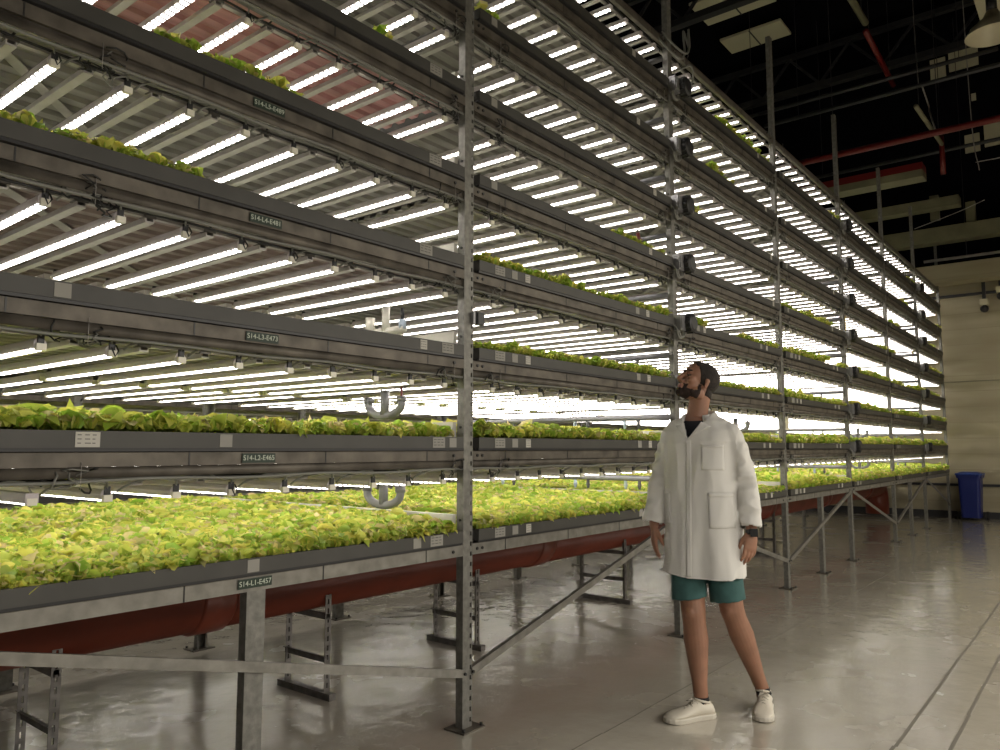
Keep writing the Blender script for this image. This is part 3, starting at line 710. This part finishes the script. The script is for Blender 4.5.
# wall fittings and the bin
for n, (y, z0, z1) in enumerate(((-.735, 4.2, 4.75), (-1.02, 4.42, 4.9))):
    b = MB(); b.box(WX-.14, WX-.08, y-.03, y+.03, z0, z1, M['steel']); b.box(WX-.2, WX-.001, y-.07, y+.07, z0-.02, z0+.10, M['cream']); b.ball((WX-.14, y, z0-.09), .075, M['blackp'], 12, 8)
    tag(b.build('security_camera'), ['dome camera on a dark drop bracket on the beige wall', 'second dark bracket camera at the right edge of the beige wall'][n], 'camera')
r = empty('wheelie_bin', (17.28, -.36, 0))
def rbox(b, w0, d0, w1, d1, z0, z1, m, n=5):
    def ring(w, d, z):
        out = []; rad = .05
        for cx, cy, a0 in ((w/2-rad, d/2-rad, 0), (-w/2+rad, d/2-rad, PI/2), (-w/2+rad, -d/2+rad, PI), (w/2-rad, -d/2+rad, 1.5*PI)):
            for k in range(n): a = a0+PI/2*k/(n-1); out.append((cx+rad*math.cos(a), cy+rad*math.sin(a), z))
        return out
    b.rings([ring(w0, d0, z0), ring(w1, d1, z1)], m)
b = MB(); rbox(b, .38, .32, .44, .38, .05, .84, M['binblue']); rbox(b, .48, .42, .49, .44, .80, .86, M['binblue']); b.build('bin_body', r)
b = MB(); rbox(b, .52, .46, .51, .45, .86, .89, M['binlid']); rbox(b, .46, .40, .36, .30, .89, .915, M['binlid']); b.box(-.29, -.25, -.12, .12, .865, .885, M['binlid']); b.build('lid', r)
for s in (-1, 1): MB().tube([(.12, s*.22, .08), (.12, s*.26, .08)], .08, M['blackp'], 16).build('wheel', r, False)
tag(r, 'blue plastic wheelie bin with a lid standing by the beige wall', 'bin')

# ------------------------------------------------------------------ the man
O = Vector((3.9, -.93, 0)); RZ = math.atan2(-.92382, .38282)
def bake(mb, name, voxel, smooth_it, fac=.5):
    o = bpy.data.objects.new('tmp', mb.mesh('tmp')); COL.objects.link(o)
    md = o.modifiers.new('r', 'REMESH'); md.mode = 'VOXEL'; md.voxel_size = voxel
    if smooth_it: ms = o.modifiers.new('s', 'SMOOTH'); ms.factor = fac; ms.iterations = smooth_it
    dg = bpy.context.evaluated_depsgraph_get(); dg.update()
    me = bpy.data.meshes.new_from_object(o.evaluated_get(dg)); me.name = name
    bpy.data.objects.remove(o); return me
def limb(b, pts, rs, m, n=20):
    b.tube(pts, rs, m, n)
    b.ball(pts[0], rs[0]*.99, m, n, 12); b.ball(pts[-1], rs[-1]*.99, m, n, 12)
SK = M['skin']
bd = MB()
TR = math.radians(-26)                       # torso turned towards the rack
def tv(u, v, z, c=(-.11, .02)):              # torso frame -> local
    return Vector((c[0]+u*math.cos(TR)-v*math.sin(TR), c[1]+u*math.sin(TR)+v*math.cos(TR), z))
def ell_ring(a, bb, z, n=40, c=(-.11, .02), du=0, dv=0, p=2.2, fold=0, ph=0):
    out = []
    for k in range(n):
        t = 2*PI*k/n; ct, st = math.cos(t), math.sin(t); f = 1+fold*math.sin(7*t+ph)+fold*.6*math.sin(12*t+ph*2.1)
        out.append(tv(math.copysign(abs(ct)**(2/p), ct)*a*f+du, math.copysign(abs(st)**(2/p), st)*bb*f+dv, z, c))
    return out
# torso of the body
bd.rings([ell_ring(.13, .095, .84), ell_ring(.165, .11, .93), ell_ring(.145, .10, 1.08), ell_ring(.165, .115, 1.25), ell_ring(.185, .115, 1.38), ell_ring(.16, .095, 1.45), ell_ring(.09, .07, 1.50), ell_ring(.06, .06, 1.53)], SK)
hipR, kneeR, ankR = Vector((-.19, .02, .90)), Vector((-.163, -.045, .52)), Vector((-.135, -.045, .085))
hipL, kneeL, ankL = Vector((-.02, .0, .90)), Vector((.028, .02, .535)), Vector((.176, .205, .085))
for hp, kn, an in ((hipR, kneeR, ankR), (hipL, kneeL, ankL)):
    mid = hp.lerp(kn, .5); d = (an-kn)
    back = Vector((.0, .012, 0))
    limb(bd, [hp, mid, kn+(hp-kn)*.15, kn, kn+d*.12, kn+d*.32+back, kn+d*.55+back*.8, kn+d*.8, an], [.080, .074, .064, .062, .058, .063, .052, .039, .036], SK)
    bd.ball(kn+Vector((-.012, -.034, .005)), (.034, .032, .040), SK)
    bd.ball(an+Vector((.0, 0, -.02)), (.036, .045, .04), SK)
# arms
def arm(sh, el, wr, rs): limb(bd, [sh, sh.lerp(el, .5), el, el.lerp(wr, .3), el.lerp(wr, .7), wr], rs, SK)
shR, elR, wrR = tv(-.178, 0, 1.432), Vector((-.335, .075, 1.18)), Vector((-.362, .03, .955))
shL, elL, wrL = tv(.178, 0, 1.447), Vector((.118, -.045, 1.19)), Vector((.136, -.085, .950))
ar = [.050, .046, .040, .041, .033, .026]
arm(shR, elR, wrR, ar); arm(shL, elL, wrL, ar)
def hand(w, down, palmn, thumb_side, curl):
    """wrist point, pointing direction, palm normal (curl direction), side of the thumb"""
    d = down.normalized(); n = (palmn-d*palmn.dot(d)).normalized(); s = d.cross(n)
    if s.dot(thumb_side) < 0: s = -s
    B = Matrix((s, n, d)).transposed()
    bd.ball(w+d*.045, (.038, .016, .050), SK, 16, 10, B); bd.ball(w+d*.075, (.040, .014, .028), SK, 16, 10, B); bd.ball(w+d*.012, (.028, .020, .03), SK, 16, 10, B)
    for q, (off, ln, cu) in enumerate(((.029, .072, .75), (.010, .082, .85), (-.009, .076, 1.0), (-.027, .060, 1.15))):
        p = w+d*(.088-.006*abs(q-1))+s*off; a = .12*curl*cu; pts = [p-d*.02]; 
        for seg, f in enumerate((.45, .30, .25)):
            dirn = d*math.cos(a)+n*math.sin(a)+s*(.10*(1.5-q)/1.5)*(1 if seg == 0 else .3); pts.append(pts[-1]+dirn.normalized()*ln*f*1.12 if seg else p+dirn.normalized()*ln*f); a += .42*curl*cu
        r0 = [.0092, .0088, .0080, .0070] if q < 3 else [.0082, .0078, .0070, .0062]
        bd.tube(pts, r0, SK, 10); bd.ball(pts[-1], r0[-1]*1.0, SK, 10, 8)
        for pp, rr in zip(pts[:-1], r0): bd.ball(pp, rr*1.06, SK, 10, 8)
    p = w+d*.022+s*.024+n*.006; pts = [p, p+(d*.8+s*.45+n*.3).normalized()*.034, p+(d*.9+s*.32+n*.35).normalized()*.062, p+(d*.95+s*.20+n*.4).normalized()*.084]
    bd.tube(pts, [.014, .0115, .010, .008], SK, 10); bd.ball(pts[-1], .008, SK, 10, 8); bd.ball(pts[1], .0118, SK, 10, 8); bd.ball(pts[0], .0145, SK, 10, 8)
hand(wrR+Vector((-.001, 0, -.005)), Vector((.005, -.05, -1)), Vector((.85, .35, 0)), Vector((.3, -1, 0)), .8)
hand(wrL+Vector((0, 0, -.005)), Vector((-.12, -.03, -1)), Vector((-.55, .85, 0)), Vector((-1, -.6, 0)), .85)
# head
HC = Vector((-.107, .03, 1.722)); yaw_ = math.radians(62); pit = math.radians(24)
Fh = Vector((-math.sin(yaw_)*math.cos(pit), -math.cos(yaw_)*math.cos(pit), math.sin(pit)))
Lh = Fh.cross(Vector((0, 0, 1))).normalized()*-1; Uh = Fh.cross(Lh)
if Uh.z < 0: Uh = -Uh
HB = Matrix((Fh, Lh, Uh)).transposed()
def hp_(f, l, u): return HC+Fh*f+Lh*l+Uh*u
def hb(c, r, m=SK, nu=24, nv=16): bd.ball(hp_(*c), r, m, nu, nv, HB)
hb((-.012, 0, .028), (.090, .074, .082)); hb((.028, 0, .028), (.066, .066, .074)); hb((.036, 0, -.030), (.056, .058, .075)); hb((.040, 0, -.078), (.050, .050, .034)); hb((.078, 0, -.096), (.022, .026, .020))
hb((.078, .022, .022), (.020, .026, .012)); hb((.078, -.022, .022), (.020, .026, .012))
for s in (-1, 1):
    hb((.062, s*.042, -.018), (.026, .022, .024)); hb((-.010, s*.075, -.012), (.012, .008, .027)); hb((-.008, s*.079, .004), (.015, .006, .013)); hb((.010, s*.052, -.070), (.040, .018, .030))
    hb((.102, s*.012, -.036), (.011, .009, .008))
bd.tube([hp_(.086, 0, .018), hp_(.100, 0, .0), hp_(.112, 0, -.018), hp_(.117, 0, -.030)], [.008, .010, .012, .011], SK, 12); hb((.114, 0, -.030), (.013, .012, .010))
hb((.092, 0, -.056), (.013, .026, .012)); hb((.094, 0, -.066), (.011, .021, .007)); hb((.090, 0, -.077), (.012, .020, .007))
nb = Vector((-.134, .035, 1.49))
limb(bd, [nb, nb.lerp(hp_(-.035, 0, -.06), .5), hp_(-.028, 0, -.045)], [.060, .054, .055], SK, 24)
body_me = bake(bd, 'person', .0042, 3)
body_me.polygons.foreach_set('use_smooth', [True]*len(body_me.polygons))
body_me.materials.clear(); body_me.materials.append(SK)
man = link('person', body_me, None, O, (0, 0, RZ))
tag(man, 'person in a white lab coat and teal shorts standing, looking up at the rack', 'person')
def region_shell(name, test, off, m, thick=True):
    """lift a patch of the body surface into its own mesh"""
    bm = bmesh.new(); bm.from_mesh(body_me); bm.normal_update()
    kill = [f for f in bm.faces if not test(f.calc_center_median())]
    bmesh.ops.delete(bm, geom=kill, context='FACES')
    edge = {v for v in bm.verts if v.is_boundary}
    nrm = {v: v.normal.copy() for v in bm.verts}
    for v in bm.verts: v.co += nrm[v]*(off if v not in edge else -.001)
    me = bpy.data.meshes.new(name); bm.to_mesh(me); bm.free(); me.materials.clear(); me.materials.append(m)
    me.polygons.foreach_set('use_smooth', [True]*len(me.polygons)); return link(name, me, man)
def hf(p):
    d = p-HC; return d.dot(Fh), d.dot(Lh), d.dot(Uh)
def is_hair(p):
    f, l, u = hf(p)
    if p.z < 1.60 or Vector((f, l, u)).length > .14: return False
    if abs(l) > .0785 and -.04 < f < .02 and u < .025: return False     # ears
    if u > .066: return f < .066
    if u > -.022 and abs(l) > .040 and 0 <= f: return f < .016+.45*(u+.022)
    return f < 0 and (u > -.022 or (f < -.030 and u > -.068))
def is_beard(p):
    f, l, u = hf(p)
    if Vector((f, l, u)).length > .15 or u < -.118: return False
    if f > .086 and -.073 < u < -.052 and abs(l) < .024: return False    # lips
    if f > .035: return u < -.046-(.0 if f > .07 else .020) and not (f > .1 and u > -.047)
    return f > .002 and abs(l) > .035 and abs(l) < .0785 and -.105 < u < -.022 and (f < .024 or u < -.060)
region_shell('hair', is_hair, .0045, M['hair']); region_shell('beard', is_beard, .0035, M['beard'])
region_shell('eyebrow', lambda p: (lambda q: .072 < q[0] < .12 and .008 < abs(q[1]) < .046 and .022 < q[2] < .034)(hf(p)), .0028, M['hair'])
region_shell('lips', lambda p: (lambda q: q[0] > .092 and abs(q[1]) < .022 and -.076 < q[2] < -.058)(hf(p)), .0008, M['lips'])
for s in (-1, 1):
    MB().ball(hp_(.077, s*.031, .004), (.0125, .014, .0085), M['eye'], 14, 10, HB).build('eye', man, True)
# t-shirt under the coat
ts = MB(); ts.rings([ell_ring(.185, .120, 1.20), ell_ring(.188, .123, 1.36), ell_ring(.168, .108, 1.455), ell_ring(.108, .088, 1.505, dv=.012), ell_ring(.070, .070, 1.524, dv=.022)], M['tee'])
ts.build('t_shirt', man, True)
# shorts
sh = MB()
sh.rings([ell_ring(.17, .125, 1.0), ell_ring(.185, .135, .88), ell_ring(.185, .13, .78)], M['shorts'])
for hp, e_, w in ((hipR, Vector((-.183, -.034, .592)), .086), (hipL, Vector((.010, .014, .580)), .086)):
    a = hp.lerp(e_, .1)
    rings = []
    for t in (0, .3, .6, .85, 1.0):
        c = a.lerp(e_, t); rr = w*(1+.05*t)
        rings.append([(c.x+rr*math.cos(k*PI/16)*(1+.015*math.sin(k*PI/16*5+t*3)), c.y+.002+rr*1.02*math.sin(k*PI/16), c.z + (.012*math.cos(k*PI/16) if t == 1 else 0)) for k in range(32)])
    sh.rings(rings, M['shorts'])
sme = bake(sh, 'shorts', .006, 2)
def open_shell(me, test, thick=.004):
    bm = bmesh.new(); bm.from_mesh(me); bm.normal_update()
    bmesh.ops.delete(bm, geom=[f for f in bm.faces if test(f.calc_center_median(), f.normal)], context='FACES'); bm.to_mesh(me); bm.free()
    me.polygons.foreach_set('use_smooth', [True]*len(me.polygons))
open_shell(sme, lambda c, n: n.z < -.75 and c.z < .66)
sme.materials.clear(); sme.materials.append(M['shorts']); so = link('shorts', sme, man); sd = so.modifiers.new('t', 'SOLIDIFY'); sd.thickness = .004
# lab coat
ct = MB(); C_ = M['coat']
def cr(z, a, bb, du, fold=0, ph=0, dv=0, cu=-.11): return ell_ring(a, bb, z, 64, (cu, .015), du, dv, 2.3, fold, ph)
ct.rings([cr(.675, .222, .165, 0, .022, .5, cu=-.112), cr(.75, .213, .162, 0, .018, .6, cu=-.108), cr(.90, .203, .158, 0, .012, .8, cu=-.103), cr(1.05, .196, .150, 0, .008, 1.2, cu=-.102),
          cr(1.18, .192, .148, 0, .006, 1.6, cu=-.106), cr(1.30, .205, .150, 0, .004, 2, cu=-.110), cr(1.40, .212, .142, 0, 0, 0, cu=-.114), cr(1.462, .206, .124, 0, 0, 0, cu=-.114), cr(1.508, .165, .108, 0, 0, 0, dv=.01, cu=-.114), cr(1.535, .098, .090, 0, 0, 0, dv=.018, cu=-.118), cr(1.556, .080, .084, 0, 0, 0, dv=.026, cu=-.122)], C_)
def sleeve(pts, rs, n=28):
    # folds: slight ring bulges near the elbow and the cuff
    P_ = []; R_ = []
    for i in range(len(pts)-1):
        for t in range(8):
            q = t/8; P_.append(Vector(pts[i]).lerp(Vector(pts[i+1]), q)); R_.append(rs[i]*(1-q)+rs[i+1]*q+.0016*math.sin((i*8+t)*1.9)*(1 if i > 0 else .4))
    P_.append(Vector(pts[-1])); R_.append(rs[-1]); ct.tube(P_, R_, C_, n); ct.ball(pts[0], rs[0], C_, n, 14)
cuR = wrR+Vector((-.003, .0, .012)); cuL = wrL+Vector((-.003, .0, .018))
sleeve([shR+Vector((.012, 0, -.010)), shR.lerp(elR, .55)+Vector((.004, 0, 0)), elR+Vector((.0, 0, 0)), cuR], [.066, .060, .055, .056])
sleeve([shL+Vector((-.012, 0, -.010)), shL.lerp(elL, .55), elL, cuL], [.066, .060, .054, .051])
cme = bake(ct, 'lab_coat', .0065, 3)
from mathutils import noise as mn
cme.update()
_n = [v.normal.copy() for v in cme.vertices]
for v, nn in zip(cme.vertices, _n):
    p = v.co; arm_ = p.z > .95 and (p.x < -.29 or p.x > .075)
    q = Vector((p.x*9, p.y*9, p.z*(3.2 if not arm_ else 13)))
    f = 1-abs(mn.noise(q))*2.2; g = mn.noise(Vector((p.x*22+3, p.y*22, p.z*9)))
    k = (.012 if p.z < 1.40 else .005)
    v.co += nn*(k*(f-.5)+.0042*g)
VP_, NL, NR = (-.172, 1.415), (-.215, 1.56), (-.070, 1.60)
def coat_cut(c, n):
    if c.z < .730 and n.z < -.25: return True
    if c.z < 1.02 and n.z < -.6 and (c.x < -.30 and c.z > .9 or c.x > .075 and c.z > .9): return True
    q = (c-Vector((-.12, .03, 0)))
    if c.z > 1.548: return True
    # v-shaped neck opening at the front
    fr = tv(0, -1, 0, (0, 0)); 
    if q.dot(fr) > .02 and c.z > VP_[1]:
        t = (c.z-VP_[1])/(1.535-VP_[1]); lo = VP_[0]+(NL[0]-VP_[0]+.020)*t; hi = VP_[0]+(NR[0]-VP_[0]+.010)*t
        return lo < c.x < hi
    return False
# trim the skirt level at the hem first, then cut the openings
for v in cme.vertices:
    if v.co.z < .725 and v.co.z > .60: v.co.z = max(v.co.z, .724-.014*min(1, max(0, (v.co.x+.32)/.14)))
open_shell(cme, coat_cut)
cme.materials.clear(); cme.materials.append(C_)
coat = link('lab_coat', cme, man); sd = coat.modifiers.new('t', 'SOLIDIFY'); sd.thickness = .004; sd.offset = -1
bmc = bmesh.new(); bmc.from_mesh(cme); bvh = BVHTree.FromBMesh(bmc)
def front(u, z, off=.004):
    h = bvh.ray_cast(Vector((u, -1, z)), Vector((0, 1, 0)))
    return None if h[0] is None else h[0]+Vector((0, -off, 0))
def patch(name, poly_rows, off, m=None, thick=.004, parent=None):
    """rows of (u, z) points dropped onto the coat front"""
    rows = []; last = None
    for row in poly_rows:
        rr = []
        for u, z in row:
            p = front(u, z, off) 
            if p is None or (last is not None and abs(p.y-last.y) > .05): p = Vector((u, last.y if last else -.1, z))
            rr.append(p); last = p
        rows.append(rr); last = rr[0]
    n = len(rows[0]); b = MB(); b.add([p for r_ in rows for p in r_], [(i*n+k, i*n+k+1, (i+1)*n+k+1, (i+1)*n+k) for i in range(len(rows)-1) for k in range(n-1)], m or C_)
    o = b.build(name, parent or coat, True); sd = o.modifiers.new('t', 'SOLIDIFY'); sd.thickness = thick; sd.offset = 0
    return o
def rect(u0, u1, z0, z1, nu=10, nz=12, skew=0): return [[(u0+(u1-u0)*i/nu+skew*j/nz, z0+(z1-z0)*j/nz) for i in range(nu+1)] for j in range(nz+1)]
patch('chest_pocket', rect(-.103, .010, 1.255, 1.385, skew=.0), .0015, thick=.0028)
patch('hip_pocket', rect(-.070, .058, .962, 1.140, skew=-.006), .0025, thick=.003)
patch('hip_pocket', rect(-.300, -.268, .975, 1.14, 4, 10), .003)
patch('chest_seam', rect(-.103, .010, 1.368, 1.385, 10, 2), .003, thick=.002)
patch('pocket_hem', rect(-.072, .055, 1.120, 1.142, 10, 2), .005, thick=.002)
patch('placket', rect(-.190, -.165, .70, 1.41, 4, 50, skew=.012), .0025, thick=.003)
# lapels and collar
def tri_rows(a, b_, c, d, n=9, mrow=5):            # quad patch a-b (inner edge), d-c (outer edge)
    A, B_, C2, D = map(Vector, ((*a, 0), (*b_, 0), (*c, 0), (*d, 0))); out = []
    for j in range(mrow+1):
        s = j/mrow; P0, P1 = A.lerp(D, s), B_.lerp(C2, s); out.append([tuple(P0.lerp(P1, i/n))[:2] for i in range(n+1)])
    return out
patch('lapel', tri_rows((-.170, 1.412), (-.098, 1.505), (-.052, 1.480), (-.160, 1.425)), .008)
patch('lapel', tri_rows((-.172, 1.414), (-.196, 1.500), (-.236, 1.490), (-.186, 1.430)), .008)
b = MB(); rings = []
cc = tv(0, .03, 0, (-.122, .015))
for k in range(25):
    a = math.radians(-52+276*k/24)
    rad = .079; p = tv(rad*math.cos(a), rad*math.sin(a)+.022, 1.528+.018*math.sin(a), (-.120, .015)); od = tv((rad+.030)*math.cos(a), (rad+.032)*math.sin(a)+.024, 1.500+.018*math.sin(a), (-.120, .015))
    rings.append([p+Vector((0, 0, .026)), p+Vector((0, 0, .0)), od, od+Vector((0, 0, .004)), p.lerp(od, .45)+Vector((0, 0, .026)), p.lerp(od, .15)+Vector((0, 0, .031))])
b.rings(rings, C_); o = b.build('collar', coat, True)
# watch
wd = (wrL-elL).normalized(); wb = MB(); wc = wrL+Vector((0, 0, -.006))
wb.tube([wc-wd*.013, wc-wd*.011, wc+wd*.011, wc+wd*.013], [.0285, .030, .030, .0285], M['blackp'], 24); wb.build('watch', man, True)
MB().box(-.018, .018, -.007, .007, -.020, .020, M['blackp']).build('watch_face', man, False, wc+Vector((.010, -.030, 0)))
# shoes
def shoe(toe, heel, ank):
    toe, heel = Vector((*toe, 0)), Vector((*heel, 0)); d = (toe-heel); L_ = d.length; d.normalize(); s = Vector((-d.y, d.x, 0))
    prof = [(0, .018, .050, .0), (.04, .031, .070, 0), (.12, .038, .080, 0), (.22, .038, .086, 0), (.34, .037, .094, 0), (.42, .039, .088, 0), (.55, .044, .070, 0), (.68, .050, .058, 0), (.80, .051, .050, 0), (.90, .045, .043, 0), (.97, .028, .034, 0), (1., .010, .026, 0)]
    b = MB(); n = 20; rings = []
    for t, w, h_, _ in prof:
        ring = []
        for k in range(n):
            a = 2*PI*k/n; ca, sa = math.cos(a), math.sin(a); z = .014+(h_-.014)*(.5+.5*sa)**.85; ww = w*math.copysign(abs(ca)**.75, ca)*(1-.30*max(0, sa)*(1 if t < .6 else .5))
            ring.append(heel+d*(t*L_)+s*ww+Vector((0, 0, z)))
        rings.append(ring)
    b.rings(rings, M['shoe']); up_ = b.build('shoe', man, True)
    b = MB(); rings = []
    for z, e in ((.0, .0), (.004, .003), (.020, .004), (.026, .0)):
        ring = []
        for side in (1, -1):
            seq = prof if side == 1 else prof[::-1]
            for t, w, h_, _ in seq: ring.append(heel+d*((t*1.03-.015)*L_)+s*side*(w+e)+Vector((0, 0, z+(.010*max(0, t-.8)/.2 if z < .01 else 0)*.6)))
        rings.append(ring)
    b.rings(rings, M['sole']); b.build('sole', up_, False)
    b = MB()
    for t in (.40, .47, .54, .61):
        zt = np.interp(t, [p[0] for p in prof], [p[2] for p in prof]); c = heel+d*(t*L_); sg = 1 if int(t*100) % 2 else -1
        b.tube([c-s*.024+Vector((0, 0, zt-.010))-d*.006*sg, c+Vector((0, 0, zt+.003)), c+s*.024+Vector((0, 0, zt-.010))+d*.006*sg], .0028, M['lace'], 6)
    c = heel+d*(.40*L_)+Vector((0, 0, .096))
    for q in (-1, 1): b.tube([c, c+s*q*.018+d*.012+Vector((0, 0, .004)), c+s*q*.026+d*.028-Vector((0, 0, .010)), c+s*q*.010+d*.016], .0025, M['lace'], 6)
    b.build('lace', up_, True)
    b = MB(); b.tube([heel+d*.055+Vector((0, 0, .070)), ank+Vector((0, 0, .0)), ank+Vector((0, 0, .018))], [.036, .037, .0355], M['sock'], 20); b.build('sock', up_, True)
    rings = []; cc = Vector((ank.x, ank.y, .086))
    b = MB(); b.tube([cc+d*.030*math.cos(k*PI/10)*1.35+s*.036*math.sin(k*PI/10)+Vector((0, 0, .010*math.cos(k*PI/10))) for k in range(21)], .0065, M['shoe'], 8, False); b.build('shoe_collar', up_, True)
shoe((-.305, -.185), (-.078, -.020), Vector((-.132, -.050, .085)))
shoe((.160, -.050), (.190, .232), Vector((.176, .200, .085)))

# ------------------------------------------------------------------ fill lights, camera, view
def area(name, loc, size, power, col, rot=(0, 0, 0)):
    l = bpy.data.lights.new(name, 'AREA'); l.shape = 'RECTANGLE'; l.size, l.size_y = size; l.energy = power; l.color = col
    o = bpy.data.objects.new(name, l); COL.objects.link(o); o.location = loc; o.rotation_euler = rot; return o
# unseen fill added behind the camera for the man, floor and lower rack
area('hall_light', (3.5, -5.3, 2.5), (11, 1.0), 400, (1, .94, .85), (math.radians(15), 0, 0))
area('inner_aisle_light', (5.5, 3.5, 5.6), (12, .5), 150, (1, .93, .81))  # unseen fill added to brighten the floor beneath and behind the rack
area('hall_light_far', (10.5, -5.0, 4.3), (9, 1.2), 210, (1, .92, .76), (math.radians(12), 0, 0))  # unseen fill added for the far wall and the floor at right
w = bpy.data.worlds.new('World'); SC.world = w; w.use_nodes = True
w.node_tree.nodes['Background'].inputs[0].default_value = (0, 0, 0, 1)
cam = bpy.data.cameras.new('Camera'); co = bpy.data.objects.new('Camera', cam); COL.objects.link(co)
cam.sensor_width = 36; cam.lens = FPX*36/1000; cam.clip_start = .05; cam.clip_end = 100
Mx = Matrix((rt, up, -fw)).transposed().to_4x4(); Mx.translation = CAM; co.matrix_world = Mx
SC.camera = co
SC.view_settings.view_transform = 'Standard'; SC.view_settings.look = 'None'; SC.view_settings.exposure = 0; SC.view_settings.gamma = 1; SC.view_settings.use_curve_mapping = False
SC.cycles.use_denoising = True
SC.cycles.max_bounces = 8; SC.cycles.diffuse_bounces = 4; SC.cycles.glossy_bounces = 4
SC.cycles.sample_clamp_indirect = 8
